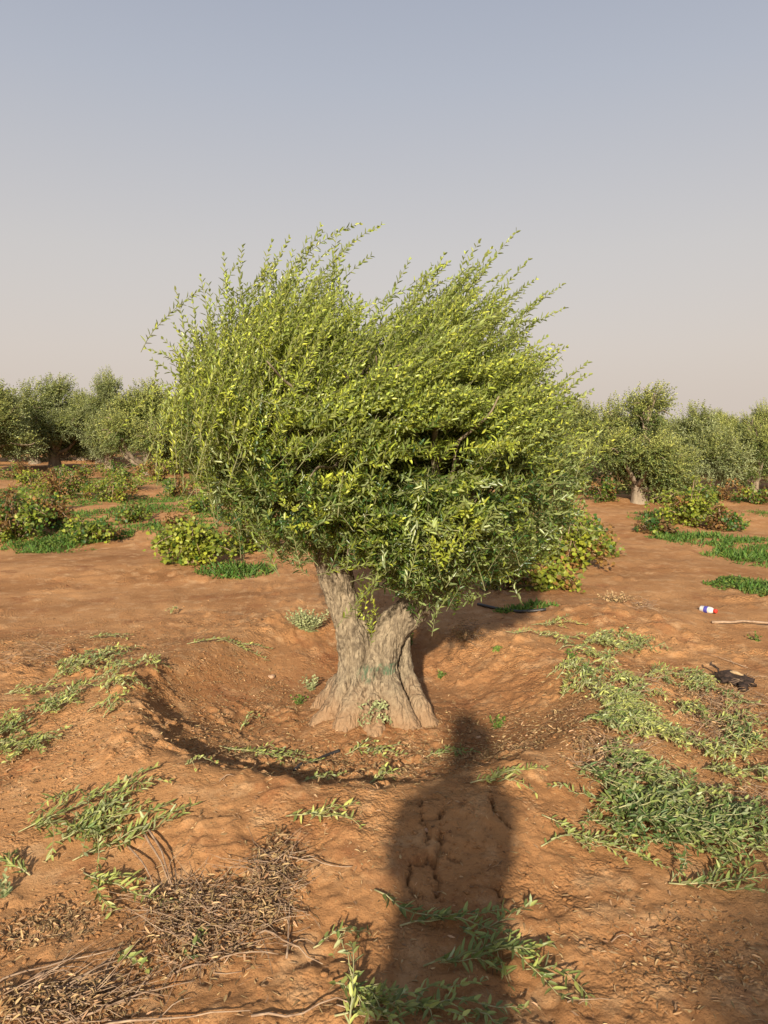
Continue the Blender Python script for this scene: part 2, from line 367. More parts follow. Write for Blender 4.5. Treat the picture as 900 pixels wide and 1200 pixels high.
sm = tmp.modifiers.new('s', 'SMOOTH'); sm.iterations = 9; sm.factor = .5
dg = bpy.context.evaluated_depsgraph_get(); ev = tmp.evaluated_get(dg); me = bpy.data.meshes.new_from_object(ev)
bpy.data.objects.remove(tmp)
n = len(me.vertices); co = np.zeros(n * 3); me.vertices.foreach_get('co', co); co = co.reshape(-1, 3); no = np.zeros(n * 3); me.vertices.foreach_get('normal', no); no = no.reshape(-1, 3)
f1 = fbm(co[:, 0] * 20, co[:, 1] * 20, co[:, 2] * 6.5, 4); f2 = 1 - np.abs(fbm(co[:, 0] * 34 + 5, co[:, 1] * 34, co[:, 2] * 8, 3)) * 2.2
f3 = fbm(co[:, 0] * 7, co[:, 1] * 7, co[:, 2] * 4, 3)
f4 = 1 - 2.5 * np.abs(fbm(co[:, 0] * 48 + 2 * f1, co[:, 1] * 48, co[:, 2] * 20, 3)); f5 = fbm(co[:, 0] * 95, co[:, 1] * 95, co[:, 2] * 60, 3)
rg = .5 + .5 * sstep(.0, .5, co[:, 2])
co = co + no * (f1 * .012 + f2 * .006 * rg + f3 * .030 + f4 * .0045 * rg + f5 * .005)[:, None]
# hollow slit at the foot
sx, sz = co[:, 0] + base[0], co[:, 2] + base[2]
hp = P3(438, 818); dd = np.exp(-(((sx - hp[0]) / .014) ** 2 + ((sz - hp[2]) / .05) ** 2)) * (co[:, 1] < 0); co[:, 1] += .07 * dd
me.vertices.foreach_set('co', co.ravel()); me.update(); me.polygons.foreach_set('use_smooth', np.ones(len(me.polygons), bool))
me.materials.clear(); me.materials.append(M['bark']); me.name = 'trunk'
trunk = link('trunk', me, tree)

OUT = [(194, 438), (222, 398), (262, 366), (305, 340), (370, 325), (405, 338), (440, 362), (485, 360), (545, 336), (585, 350), (620, 392), (645, 425), (670, 458), (682, 505),
       (690, 560), (668, 615), (632, 652), (590, 676), (545, 698), (505, 708), (470, 692), (440, 664), (400, 648), (350, 652), (312, 638), (268, 600), (236, 560), (208, 515), (195, 465)]
C0 = pp(440, 505, TY)
oxy = np.array([[P3(a, b)[0] - C0[0], P3(a, b)[2] - C0[2]] for a, b in OUT])
oth = np.arctan2(oxy[:, 1], oxy[:, 0]); ora = np.hypot(oxy[:, 0], oxy[:, 1]); so = np.argsort(oth); oth = oth[so]; ora = ora[so]
def RO(th): return np.interp(th, np.concatenate([oth - 2 * math.pi, oth, oth + 2 * math.pi]), np.tile(ora, 3))
DEP = 1.02
def hullpt(th, t, rho): # t depth -1..1, rho 0..1
    s = max(0., 1 - abs(t) ** 2.2) ** .5
    r = RO(th) * s * rho
    return V(C0[0] + r * math.cos(th), TY + t * DEP, C0[2] + r * math.sin(th))
# limbs
LIMB_NODES = []
starts = [P3(386, 625), P3(392, 655), P3(376, 585, .02), P3(565, 610, .05), P3(545, 652, .04), P3(500, 690)]
limb_targets = [(150, -.1, .75, 2), (120, .3, .7, 0), (95, -.2, .75, 2), (75, .3, .75, 3), (60, -.4, .7, 3), (35, .1, .8, 3), (10, -.3, .8, 3), (-15, .3, .8, 4), (165, .4, .75, 0), (185, -.3, .75, 1), (205, .1, .7, 1), (90, -.65, .6, 0), (45, .6, .7, 4), (-40, -.3, .75, 5), (115, -.7, .6, 1), (20, -.7, .6, 5), (80, .7, .6, 2)]
for k, (deg, t, rho, si) in enumerate(limb_targets):
    a = starts[si]; b = hullpt(R(deg), t, rho * (.70 if t < .2 else .85)); mid = (a + b) / 2 + V(0, 0, -.04) + rng.normal(0, .05, 3)
    lm = MB(); path, rad = dens(np.array([a, a * .75 + b * .25 + rng.normal(0, .03, 3), mid, b * .75 + a * .25 + rng.normal(0, .04, 3), b]), np.array([.042, .032, .024, .016, .008]))
    tube(lm, path, rad, 7)
    LIMB_NODES += list(path[6:])
    for q in range(7):
        i0 = rng.integers(4, len(path) - 2); p0 = path[i0]; dv = norm(norm(b - a) + rng.normal(0, .55, 3)) * rng.uniform(.25, .55)
        pth = np.array([p0, p0 + dv * .35 + rng.normal(0, .02, 3), p0 + dv * .7 + rng.normal(0, .02, 3), p0 + dv]); tube(lm, *dens(pth, np.array([rad[i0] * .55, .008, .006, .003])), 5)
        LIMB_NODES += list(pth)
    link('limb', lm.mesh('limb', M['limb'], base, True), tree)
LIMB_NODES = np.array(LIMB_NODES)
# shoots
lm = MB(); wm = MB()
def crown_dir(p):
    rel = p - V(.02, TY, C0[2] - .75 + .45 * float(sstep(.1, -.4, p[2] - C0[2]))); rad = norm(rel)
    hz = float(sstep(-.45, .35, p[2] - C0[2])); fx = float(np.clip((p[0] - C0[0]) / 1.1, -1, 1))
    wind = V(1.0 + .35 * fx, 0, .48 - .12 * fx)
    d = rad * (.85 - .25 * hz) + wind * (.15 + .95 * hz) * (.35 + .65 * float(sstep(-.95, -.2, fx))) + V(0, 0, .16 * hz)
    return norm(d + rng.normal(0, .24 + .42 * (1 - hz), 3))
cnt = 0; tries = 0
HOLLOWS += [(pp(520, 512, 3.12), V(.26, .38, .042)), (pp(455, 490, 3.15), V(.16, .34, .034)), (pp(490, 548, 3.1), V(.30, .36, .036)), (pp(360, 510, 3.2), V(.2, .34, .03)), (pp(600, 555, 3.2), V(.12, .3, .035)), (pp(470, 590, 3.1), V(.2, .3, .03)), (pp(375, 545, 3.1), V(.26, .38, .05)), (pp(565, 582, 3.1), V(.18, .36, .045)), (pp(330, 600, 3.25), V(.16, .34, .05)), (pp(280, 540, 3.4), V(.1, .3, .06)), (pp(540, 450, 3.3), V(.16, .3, .03)), (pp(400, 625, 3.15), V(.2, .3, .035)), (pp(620, 600, 3.3), V(.1, .3, .04)), (pp(450, 620, 3.2), V(.2, .25, .03)), (pp(600, 540, 3.3), V(.08, .3, .05))]
while cnt < 6600 and tries < 60000:
    tries += 1
    th = rng.uniform(-math.pi, math.pi); t = rng.uniform(-1, 1)
    if rng.random() < .25: t = -abs(t)
    rho = rng.uniform(.0, 1) ** .42
    if rng.random() > (RO(th) / 1.3) ** 1.6 + .15: continue
    p = hullpt(th, t, rho)
    nz = float(fbm(p[0] * 2.6, p[1] * 2.6, p[2] * 3.4 + 9, 2))
    hz = (p[2] - C0[2])
    if nz < -.11 and rng.random() < .88: continue
    if hz > .10 and rng.random() < .45 * rho * float(sstep(.1, .5, hz)) + .25 * float(rho > .84): continue
    if p[0] < C0[0] - .25 and hz > .2 and rng.random() < .4: continue
    # hollow on the near side, in the middle of the crown
    q = (p - pp(500, 530, 3.15)) / V(.46, .42, .13)
    if (q @ q) < 1 and rng.random() < .92: continue
    q = (p - pp(420, 560, 3.1)) / V(.30, .3, .07)
    if (q @ q) < 1 and rng.random() < .9: continue
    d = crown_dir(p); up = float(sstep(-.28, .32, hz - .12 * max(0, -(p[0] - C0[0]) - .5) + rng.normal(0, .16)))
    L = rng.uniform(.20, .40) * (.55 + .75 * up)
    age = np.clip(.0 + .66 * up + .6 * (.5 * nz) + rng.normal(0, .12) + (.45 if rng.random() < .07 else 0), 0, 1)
    bend = V(-.25, 0, .35) * up + V(0, 0, .5) * (1 - up) * rng.uniform(-.6, 1)
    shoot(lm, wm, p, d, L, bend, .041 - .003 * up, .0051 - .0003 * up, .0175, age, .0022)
    cnt += 1
print('shoots', cnt, tries)
heroes = [(172, 409, 165, .45), (180, 422, 150, .4), (192, 398, 135, .4), (204, 380, 120, .45), (186, 446, 160, .35), (225, 350, 100, .45), (245, 335, 95, .4), (206, 340, 105, .5), (218, 372, 110, .4), (262, 300, 95, .5), (284, 290, 85, .45), (318, 285, 70, .5), (338, 280, 60, .5), (375, 266, 62, .6), (395, 272, 80, .4), (446, 264, 24, .6), (434, 300, 35, .5),
          (480, 305, 60, .5), (505, 312, 65, .4), (545, 298, 75, .4), (604, 272, 48, .6), (575, 292, 55, .5), (618, 305, 50, .5), (660, 362, 22, .55), (612, 345, 40, .4), (640, 395, 35, .45), (655, 405, 40, .4), (688, 425, 40, .5), (690, 440, 30, .45), (690, 462, 20, .4),
          (700, 540, 0, .4), (185, 455, 150, .4), (195, 415, 125, .4), (235, 325, 100, .4), (560, 285, 60, .4), (520, 300, 60, .4), (408, 290, 55, .4), (360, 280, 70, .4), (632, 350, 40, .4)]
for hx, hy, dg_, L in heroes:
    tip = P3(hx, hy, rng.uniform(-.3, .2)); dv = V(math.cos(R(dg_)), rng.uniform(-.2, .2), math.sin(R(dg_)))
    shoot(lm, wm, tip, dv, L, V(-.45, 0, .6) if dg_ < 90 else V(.5, 0, .5), .046, .0062, .024, .62, .0025)
    for q in range(3):
        tp = tip - dv * rng.uniform(.12, .3) + rng.normal(0, .05, 3)
        shoot(lm, wm, tp, norm(dv + rng.normal(0, .25, 3)), L * .7, V(-.3, 0, .4), .044, .006, .024, .55, .002)
# plumes of young shoots that break the outline of the crown
for q in range(150):
    th = R(rng.uniform(-5, 158)); t = rng.uniform(-.75, .6); ext = rng.uniform(.9, 1.16) if rng.random() < .8 else rng.uniform(1.12, 1.24)
    if th > R(135): ext = min(ext, .98)
    if R(76) < th < R(101): ext = min(ext, .93)
    p0 = hullpt(th, t, ext); d0 = crown_dir(p0); ag = rng.uniform(.35, .85); big = rng.uniform(.35, .65)
    for j in range(rng.integers(2, 7)):
        b = rng.uniform(0, .3) * (j > 0); p = p0 - d0 * b + rng.normal(0, .012 + .16 * b, 3)
        shoot(lm, wm, p, norm(d0 + rng.normal(0, .14, 3)), big * rng.uniform(.6, 1), V(-.35, 0, .45), .040, .0051, .019, float(np.clip(ag + rng.normal(0, .1), 0, 1)), .0022)
# long pale shoots lying over the near face of the crown, and a few bright tufts
for q in range(60):
    th = rng.uniform(-math.pi, math.pi); p0 = hullpt(th, rng.uniform(-1, -.6), rng.uniform(.1, .9)); ag = rng.uniform(.3, .75)
    d0 = norm(V(.8, -.25, rng.uniform(-.1, .45)) + .5 * norm(p0 - V(C0[0], TY, C0[2])) + rng.normal(0, .25, 3))
    for j in range(rng.integers(1, 4)):
        shoot(lm, wm, p0 + rng.normal(0, .05, 3), norm(d0 + rng.normal(0, .18, 3)), rng.uniform(.2, .45), V(-.1, 0, .3), .040, .0058, .018, ag, .0022)
for hx, hy in [(436, 488), (345, 600), (560, 610), (520, 640), (600, 520)]:
    p0 = pp(hx, hy, 3.02)
    for j in range(9): shoot(lm, wm, p0 + rng.normal(0, .035, 3), norm(V(.2, -.8, .5) + rng.normal(0, .5, 3)), rng.uniform(.08, .18), V(0, 0, .3), .036, .0058, .016, .7, .002)
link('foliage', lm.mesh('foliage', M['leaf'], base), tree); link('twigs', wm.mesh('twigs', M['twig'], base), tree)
print('leaf verts', lm.n)
HOLLOWS.clear()
# young sprout in the fork
lm = MB(); wm = MB()
for q in range(8):
    tip = P3(rng.uniform(418, 438), rng.uniform(675, 718), rng.uniform(-.14, -.02)); shoot(lm, wm, tip, norm(V(rng.normal(0, .3), rng.normal(0, .2), 1)), rng.uniform(.1, .2), V(0, 0, .2), .034, .007, .018, .8, .0018)
sp = link('sprout', lm.mesh('sprout', M['leaf'], base), tree); link('sprout_stem', wm.mesh('sprout_stem', M['twig'], base), sp)
# tuft of suckers in the hollow foot
lm = MB(); wm = MB()
for q in range(12):
    tip = P3(rng.uniform(430, 456), rng.uniform(820, 846), -.27); shoot(lm, wm, tip, norm(V(rng.normal(.4, .5), -.4, .5)), rng.uniform(.05, .12), V(0, 0, -.2), .028, .0055, .016, .6, .0014)
link('basal_shoot', lm.mesh('basal_shoot', M['pale'], base), tree)

# ------------------------------------------------------------------ orchard trees behind
def orchard_proto(kind, seed):
    global rng
    rng = np.random.default_rng(seed)
    root = thing('olive_tree', '', 'tree')
    H = [3.3, 2.9, 3.6, 2.6][kind % 4]
    lobes = []
    nl = [7, 6, 8, 7][kind % 4]
    for k in range(nl):
        a = k / nl * 6.28 + rng.uniform(-.4, .4); rr = rng.uniform(.5, 1.0)
        lobes.append((V(rr * math.cos(a) + .1, rr * math.sin(a), rng.uniform(.26, .60) * H), rng.uniform(.55, .80)))
    lobes.append((V(rng.uniform(-.3, .3), 0, H * .78), .62)); lobes.append((V(rng.uniform(-.5, .5), .1, H * .62), .8))
    lobes.append((V(rng.uniform(.2, .5), -.1, H * .70), .55))
    tm = MB()
    fork = .55 if kind != 1 else .3
    tube(tm, *dens(np.array([V(0, 0, -.15), V(.02, 0, .1), V(.0, 0, fork * .6), V(-.03, 0, fork)]), np.array([.30, .2, .16, .17])), 10)
    for c, r in lobes:
        s = V(-.03, 0, fork - .05); m1 = s * .5 + c * .5 + V(0, 0, -.15) + rng.normal(0, .07, 3)
        tube(tm, *dens(np.array([s, m1, c]), np.array([.1, .055, .02])), 7)
        for q in range(5):
            e = c + norm(rng.normal(0, 1, 3) + V(0, 0, .4)) * r * .8; tube(tm, *dens(np.array([m1 * .5 + c * .5, (c + e) / 2 + rng.normal(0, .05, 3), e]), np.array([.028, .016, .006])), 5)
    link('trunk', tm.mesh('trunk', M['limb'], smooth=True), root)
    lm = MB()
    for c, r in lobes:
        nsh = int(430 * (r / .62) ** 2)
        for q in range(nsh):
            dv = norm(rng.normal(0, 1, 3)); p = c + dv * r * rng.uniform(.45, 1.05) * V(1, 1, 1.15)
            if p[2] < .22: continue
            nz = float(noise3(p[0] * 3 + kind * 5, p[1] * 3, p[2] * 3)); 
            if nz < -.22: continue
            dirn = norm(dv * .7 + V(.5, 0, -.35 + .75 * (dv[2] > .2)) + rng.normal(0, .25, 3))
            shoot(lm, None, p, dirn, rng.uniform(.22, .4), V(0, 0, 1.3), .080, .0125, .048, np.clip(.35 + .35 * dv[2] + rng.normal(0, .15), 0, 1), naked=.05)
    link('crown', lm.mesh('crown', M['leaf_far']), root)
    print('orchard leaves', lm.n // 6)
    return root
protos = [orchard_proto(k, 20 + k) for k in range(4)]
rng = np.random.default_rng(99)
GT = 'olive trees in the row across the orchard'
# px, py of foot, top py, proto, rot, label
spots = [(-22, 556, 452, 3, .4, 'low olive tree cut by the left edge of the photo'),
 (64, 549, 443, 0, 1.0, 'rounded olive tree with a visible pale trunk, far left row'),
 (128, 549, 437, 2, 2.2, 'tallest olive tree of the left row, upright plume on top'),
 (172, 553, 450, 1, 4.0, 'dark based olive tree touching the left side of the big crown'),
 (232, 549, 455, 3, 5.0, 'olive tree of the left row half hidden behind the big crown'),
 (330, 551, 450, 0, 3.3, 'olive tree wholly behind the left half of the big crown'),
 (430, 553, 452, 1, 2.0, 'olive tree wholly behind the middle of the big crown'),
 (530, 552, 448, 3, .2, 'olive tree wholly behind the right half of the big crown'),
 (672, 566, 470, 1, 2.6, 'grey green olive tree just right of the big crown, behind it'),
 (748, 589, 447, 0, 5.4, 'nearest orchard olive tree with a flared pale trunk, right side'),
 (812, 578, 478, 3, 1.2, 'drooping olive tree right of the pale trunked one'),
 (884, 578, 468, 2, 3.6, 'tall dense olive tree cut by the right edge of the photo'),
 (948, 578, 470, 1, .7, 'olive tree just outside the right edge of the photo'),
 (848, 562, 486, 1, 4.4, 'small olive tree seen in the gap at the far right'),
 (715, 558, 478, 2, 1.9, 'olive tree peeping out left of the pale trunked one'),
 (98, 540, 470, 3, 3.0, 'olive tree of the second row seen between the two left crowns'),
 (15, 540, 462, 2, 5.6, 'olive tree of the second row near the left edge'),
 (-95, 552, 450, 2, 1.6, 'olive tree just outside the left edge of the photo')]
used = set()
for (px, py, ty, k, rz, lab) in spots:
    p = gp(px, py); top = pp(px, ty, p[1])[2]; hh = [3.3, 2.9, 3.6, 2.6][k]
    if k in used: o = copy_tree(protos[k])
    else: o = protos[k]; used.add(k)
    s = top / (hh * .97) * (1.09 if px < 640 else 1.03)
    wsc = s * (1.12 if k != 2 else .85)
    o.location = (p[0], p[1], float(hcoarse(p[0], p[1])) - .05); o.rotation_euler = (0, 0, rz); o.scale = (wsc, wsc, s)
    tag(o, lab, 'tree', GT)
for q, px in enumerate(range(-90, 1010, 34)):
    far = q % 2; p = gp(px + rng.uniform(-10, 10), 541 - 8 * far + (10 if px > 640 else 0)); k = rng.integers(0, 4); o = copy_tree(protos[k]); s = (p[1] * (31 + rng.uniform(-9, 9) - 9 * (px > 640)) / F + 1.5) / ([3.3, 2.9, 3.6, 2.6][k] * 1.06)
    o.location = (p[0], p[1], -.05); o.rotation_euler = (0, 0, rng.uniform(0, 6.28)); o.scale = (s * 1.15, s * 1.15, s)
    tag(o, 'one of the rear olive trees, seen only as strips of foliage between the front crowns', 'tree', 'rear rows of the orchard')
for q, px in enumerate(list(range(-620, -110, 60)) + list(range(1030, 1500, 60))):
    p = gp(px, 552 + (8 if px > 640 else 0) - 6 * (q % 2)); k = rng.integers(0, 4); o = copy_tree(protos[k]); o.location = (p[0], p[1], -.05); o.rotation_euler = (0, 0, rng.uniform(0, 6.28)); o.scale = (1.0,) * 3
    tag(o, 'olive tree farther along the rows, beyond the sides of the photo', 'tree', 'rows beyond the sides of the photo')
o = copy_tree(protos[2]); o.location = (.55, -4.15, 0); o.rotation_euler = (0, 0, .8); o.scale = (.9, .9, .84)
tag(o, 'olive tree behind the camera whose shade darkens the lower right ground', 'tree', GT)

# ------------------------------------------------------------------ grass and ground cover
def ell(px, py, rx, ry):
    c = ground_at(px, py); k = np.linalg.norm(c - V(0, 0, CAM_H)) / F
    a = gp(px, py - ry)[1]; b = gp(px, py + ry)[1]
    return c, rx * k, max(.08, (a - b) / 2)
gm = MB()
patches = [(90, 618, 60, 5, 1), (20, 605, 40, 5, 1), (60, 575, 60, 4, 1), (150, 588, 60, 4, 1), (240, 585, 50, 5, 1), (225, 622, 60, 5, 1), (300, 630, 50, 7, 1), (130, 566, 70, 4, .9), (250, 640, 40, 6, .9), (60, 640, 70, 9, 1), (110, 632, 60, 5, 1), (150, 628, 55, 4, 1), (120, 602, 60, 4, 1), (175, 596, 45, 4, 1), (265, 608, 50, 6, 1), (190, 618, 50, 4, 1),
           (276, 671, 46, 8, 1.3), (35, 558, 25, 5, .8), (215, 565, 30, 4, .8), (295, 600, 30, 6, 1), (100, 592, 25, 3, 1),
           (770, 606, 32, 5, 1), (800, 600, 30, 4, 1), (815, 632, 50, 9, 1.1), (855, 635, 30, 7, 1), (880, 655, 45, 15, 1.2), (885, 690, 38, 14, 1), (848, 686, 22, 3, .8), (810, 605, 40, 3, 1), (900, 640, 30, 8, 1),
           (740, 575, 50, 4, .8), (880, 582, 40, 6, .8), (700, 575, 20, 4, .8), (630, 712, 24, 5, .8), (600, 716, 20, 3, .7), (690, 625, 20, 6, 1), (640, 640, 40, 20, 1), (712, 700, 18, 5, .8), (895, 602, 14, 3, .8)]
for px, py, rx, ry, hs in patches:
    c, a, b = ell(px, py, rx, ry); area = 3.14 * a * b; n = int(min(9000, max(200, area * 3000 / (1 + .02 * c[1]**2))))
    r = np.sqrt(rng.random(n)); th = rng.uniform(0, 6.28, n); x = c[0] + a * r * np.cos(th); y = c[1] + b * r * np.sin(th)
    ok = fbm(x * 3.5, y * 3.5, 4., 4) * 1.5 + .6 * (1 - r) + rng.normal(0, .12, n) > .12; x, y, r = x[ok], y[ok], r[ok]; n = len(x)
    sc = 1 + .03 * c[1]
    Pp = np.stack([x, y, hfun(x, y) - .005], 1); D = norm(np.stack([rng.normal(.2, .8, n), rng.normal(0, .8, n), np.full(n, 1.)], 1)); S = norm(np.cross(D, rng.normal(0, 1, (n, 3))))
    leaves(gm, Pp, D, S, rng.uniform(.03, .12, n) * hs * (1.15 - .6 * r), rng.uniform(.003, .006, n) * sc * 1.2, np.clip(rng.normal(.42, .3, n), 0, 1), .1, .3)
# clover-like cover at the right edge
for px, py, rx, ry in [(885, 690, 42, 15), (860, 684, 30, 4), (60, 640, 50, 7)]:
    c, a, b = ell(px, py, rx, ry); n = 2500
    r = np.sqrt(rng.random(n)); th = rng.uniform(0, 6.28, n); x = c[0] + a * r * np.cos(th); y = c[1] + b * r * np.sin(th)
    ok = fbm(x * 4, y * 4, 7., 3) * 1.4 + .7 * (1 - r) > .15; x, y, r = x[ok], y[ok], r[ok]; n = len(x)
    Pp = np.stack([x, y, hfun(x, y) + rng.uniform(.0, .07, n) * (1.2 - r)], 1); D = norm(rng.normal(0, 1, (n, 3)) * V(1, 1, .35)); S = np.cross(D, V(0, 0, 1) + rng.normal(0, .3, (n, 3)))
    leaves(gm, Pp, D, S, .028, .009, np.clip(rng.normal(.6, .25, n), 0, 1), .1, .1, True)
tag(link('grass', gm.mesh('grass', M['grass'])), 'short bright green grass and clover growing in patches between the rows', 'grass', None, 'stuff')

# ------------------------------------------------------------------ vines (low shrubs)
def vine(px, py, w, h, label, red=.15, yel=.5, leafs=420, name='vine_shrub', dp=.7):
    c = ground_at(px, py); k = np.linalg.norm(c - V(0, 0, CAM_H)) / F; W = w * k / 2; H = h * k
    t = thing(name, label, 'shrub', c, 0, 'low vine shrubs between the rows')
    lm = MB(); lr = MB(); sm = MB()
    ns = max(9, int(leafs / 20))
    for q in range(ns):
        a = rng.uniform(0, 6.28); e = V(math.cos(a) * W * rng.uniform(.2, 1), math.sin(a) * W * dp * rng.uniform(.2, 1), 0)
        hh = H * rng.uniform(.2, .85) if rng.random() < .7 else H * rng.uniform(.9, 1.35) * (1 - .45 * (np.linalg.norm(e[:2]) / max(W, .01)) ** 2)
        b0 = c + e * .15; p1 = c + e * .55 + V(0, 0, hh * .95); p2 = c + e * .95 + V(0, 0, hh * .8) + rng.normal(0, .04, 3); b0[2] -= .02
        pth, rd = dens(np.array([b0, p1, p2, p2 + norm(e + V(.01, 0, 0)) * .08 + V(0, 0, -.05)]), np.array([.008, .006, .004, .002])); tube(sm, pth, rd, 4)
        n = int(leafs * 2.8) // ns; i0 = rng.integers(1, len(pth), n)
        P = pth[i0] + rng.normal(0, .038, (n, 3)) * (1 + W * .4); D = norm(rng.normal(0, 1, (n, 3)) + V(0, -.2, .1)); S = norm(np.cross(D, V(0, -.5, 1) + rng.normal(0, .5, (n, 3))))
        sz = rng.uniform(.025, .052, n) * (1 + .012 * c[1]); isr = rng.random() < red
        leaves(lr if isr else lm, P, D, S, sz, sz * .42, np.clip(rng.normal(yel * .8, .22, n) + rng.normal(0, .22), 0, 1), .12, .15, True)
    # skirt of low leaves
    link('stem', sm.mesh('stem', M['drystem'], c), t)
    if lm.n: link('foliage', lm.mesh('foliage', M['vine'], c, conform=.01), t)
    if lr.n: link('withered_leaves', lr.mesh('withered_leaves', M['vine_red'], c, conform=.01), t)
    return t
vine(18, 632, 84, 42, 'wide green vine shrub at the left edge beside the bright grass', .12, .35, 900)
vine(62, 618, 30, 30, 'purple brown vine shrub right behind the left edge shrub', .6, .3, 350)
vine(72, 585, 70, 30, 'dark vine clump with brown leaves under the left tree row', .4, .35, 700)
vine(130, 588, 60, 26, 'yellowish vine clump right of the dark brown leaved one', .2, .75, 500)
vine(185, 563, 50, 24, 'rust tinted vine shrub at the foot of the left tree row', .45, .7, 500)
vine(40, 571, 50, 14, 'pale vine clump far left beneath the second tree', .1, .7, 300)
vine(228, 662, 86, 42, 'yellow leaved vine shrub behind the dark green grass tuft', .12, .85, 900)
vine(290, 648, 50, 40, 'vine shrub half covered by the lower left of the big crown', .3, .7, 400)
vine(105, 636, 50, 26, 'small green vine shrub on the grass strip, left middle', .08, .35, 400)
vine(808, 616, 74, 42, 'yellow green vine shrub standing on grass, right of the sandy lane', .18, .75, 750)
vine(800, 590, 40, 22, 'vine shrub with reddish leaves behind the yellow green one', .35, .7, 300)
vine(660, 668, 84, 56, 'bright yellow green vine shrub at the right foot of the big crown', .15, .95, 1100)
vine(690, 650, 60, 34, 'green vine shrub trailing into the sandy lane', .1, .6, 500)
vine(640, 690, 60, 26, 'low yellow vine trailing below the bright yellow green shrub', .25, .9, 400)
vine(775, 575, 60, 22, 'weedy shrub under the nearest orchard tree', .1, .6, 400)
vine(680, 580, 70, 34, 'dark green shrub under the grey green tree', .05, .3, 500)
vine(850, 570, 50, 24, 'dark shrub between the two right trees', .05, .4, 350)

VS = [(10, 600, 50, 18, 'low dark weed clump at the left edge between the two grass strips'), (150, 575, 60, 20, 'rust and green weed clump in the middle of the left field'), (95, 562, 70, 16, 'dark low weeds in front of the second left tree'),
 (205, 582, 50, 20, 'weed clump beside the big crown, left, above the grass strip'), (235, 600, 50, 16, 'low weeds by the pale feathery weed'), (160, 612, 50, 18, 'small ragged vine on the middle grass strip'), (205, 632, 40, 22, 'ragged yellow vine on the lower grass strip'),
 (48, 600, 56, 20, 'reddish vine between the left edge and the grass strip'), (130, 558, 90, 16, 'dark undergrowth at the foot of the tallest left tree'), (15, 560, 60, 14, 'undergrowth at the foot of the edge tree, left'), (205, 556, 60, 20, 'undergrowth at the foot of the row beside the big crown'),
 (310, 625, 50, 34, 'shadowy weeds just below the lower left of the big crown'), (590, 690, 60, 34, 'brown shaded undergrowth beneath the right side of the big crown'), (560, 672, 50, 30, 'dark undergrowth behind the right limb'), (710, 588, 46, 22, 'dark weeds under the tree left of the pale trunk'),
 (840, 586, 70, 20, 'dark weeds beneath the far right trees'), (885, 590, 50, 18, 'weeds at the right edge beneath the tall tree'), (770, 625, 40, 14, 'sparse weeds at the left end of the right grass'), (845, 622, 50, 20, 'ragged weeds right of the yellow green vine')]
for k, (px, py, w_, h_, lab) in enumerate(VS): vine(px, py, w_, h_, lab, [.5, .1, .3][k % 3], [.3, .5, .2][k % 3], 330)

# ------------------------------------------------------------------ branches lying on the ground
def gz(p): return float(hfun(np.array([p[0]]), np.array([p[1]]))[0])
def cut_branch(px, py, deg, L, label, group=None, sides=3, curve=.0, age=.5, leafL=.048, lift=.02, mats=('leaf_cut', 'cutstem'), name='olive_branch', z0=0, gap=.017, cat='branch', W=.0050):
    c = ground_at(px, py); a0 = R(deg)
    t = thing(name, label, cat, (c[0], c[1], gz(c)), 0, group)
    lm = MB(); sm = MB()
    def one(p, a, L, cv, r0, lf):
        m = 10; pts = []; x, y = p; s = L / (m - 1)
        for k in range(m):
            u = k / (m - 1); z = gz((x, y)) + z0 + .006 + lift * (math.sin(u * 3.14) + .6 * u) * rng.uniform(.7, 1.2); pts.append(V(x, y, z))
            x += math.cos(a) * s; y += math.sin(a) * s; a += cv / m + rng.normal(0, .09)
        pts = np.array(pts); tube(sm, pts, np.linspace(r0, r0 * .35, m), 5)
        n = int(L * .92 / gap); sp = np.linspace(lf, 1, n); f = sp * (m - 1); i = np.minimum(f.astype(int), m - 2); fr = (f - i)[:, None]
        Q = pts[i] * (1 - fr) + pts[i + 1] * fr; T = norm(pts[i + 1] - pts[i]); Sd = norm(np.cross(T, V(0, 0, 1)))
        for sg in (-1, 1):
            up = rng.uniform(-.1, 1.0, n)[:, None]; D = norm(T * rng.uniform(.3, 1.5, (n, 1)) + sg * Sd * rng.uniform(.3, 1.1, (n, 1)) + up * V(0, 0, 1) * .9 + rng.normal(0, .25, (n, 3)))
            S = norm(np.cross(D, V(0, 0, 1) + T * .3 + rng.normal(0, .45, (n, 3))))
            leaves(lm, Q, D, S, leafL * rng.uniform(.7, 1.15, n) * (1 - .35 * sp ** 3), W * rng.uniform(.8, 1.15, n), np.clip(age + rng.normal(0, .13, n) + .15 * (sp - .5), 0, 1), .15, .15)
        return pts
    dx, dy = math.cos(a0), math.sin(a0)
    pts = one((c[0] - dx * L / 2, c[1] - dy * L / 2), a0, L, curve, .0028, .08)
    for q in range(sides):
        i = rng.integers(1, 6); tt = pts[i + 1] - pts[i]; a = math.atan2(tt[1], tt[0]) + rng.choice([-1, 1]) * rng.uniform(.35, .9)
        one(pts[i][:2], a, L * rng.uniform(.3, .6), rng.normal(0, .5), .0018, .04)
    link('stem', sm.mesh('stem', M[mats[1]], t.location, conform=.001), t); link('leaves', lm.mesh('leaves', M[mats[0]], t.location, conform=.003), t)
    return t
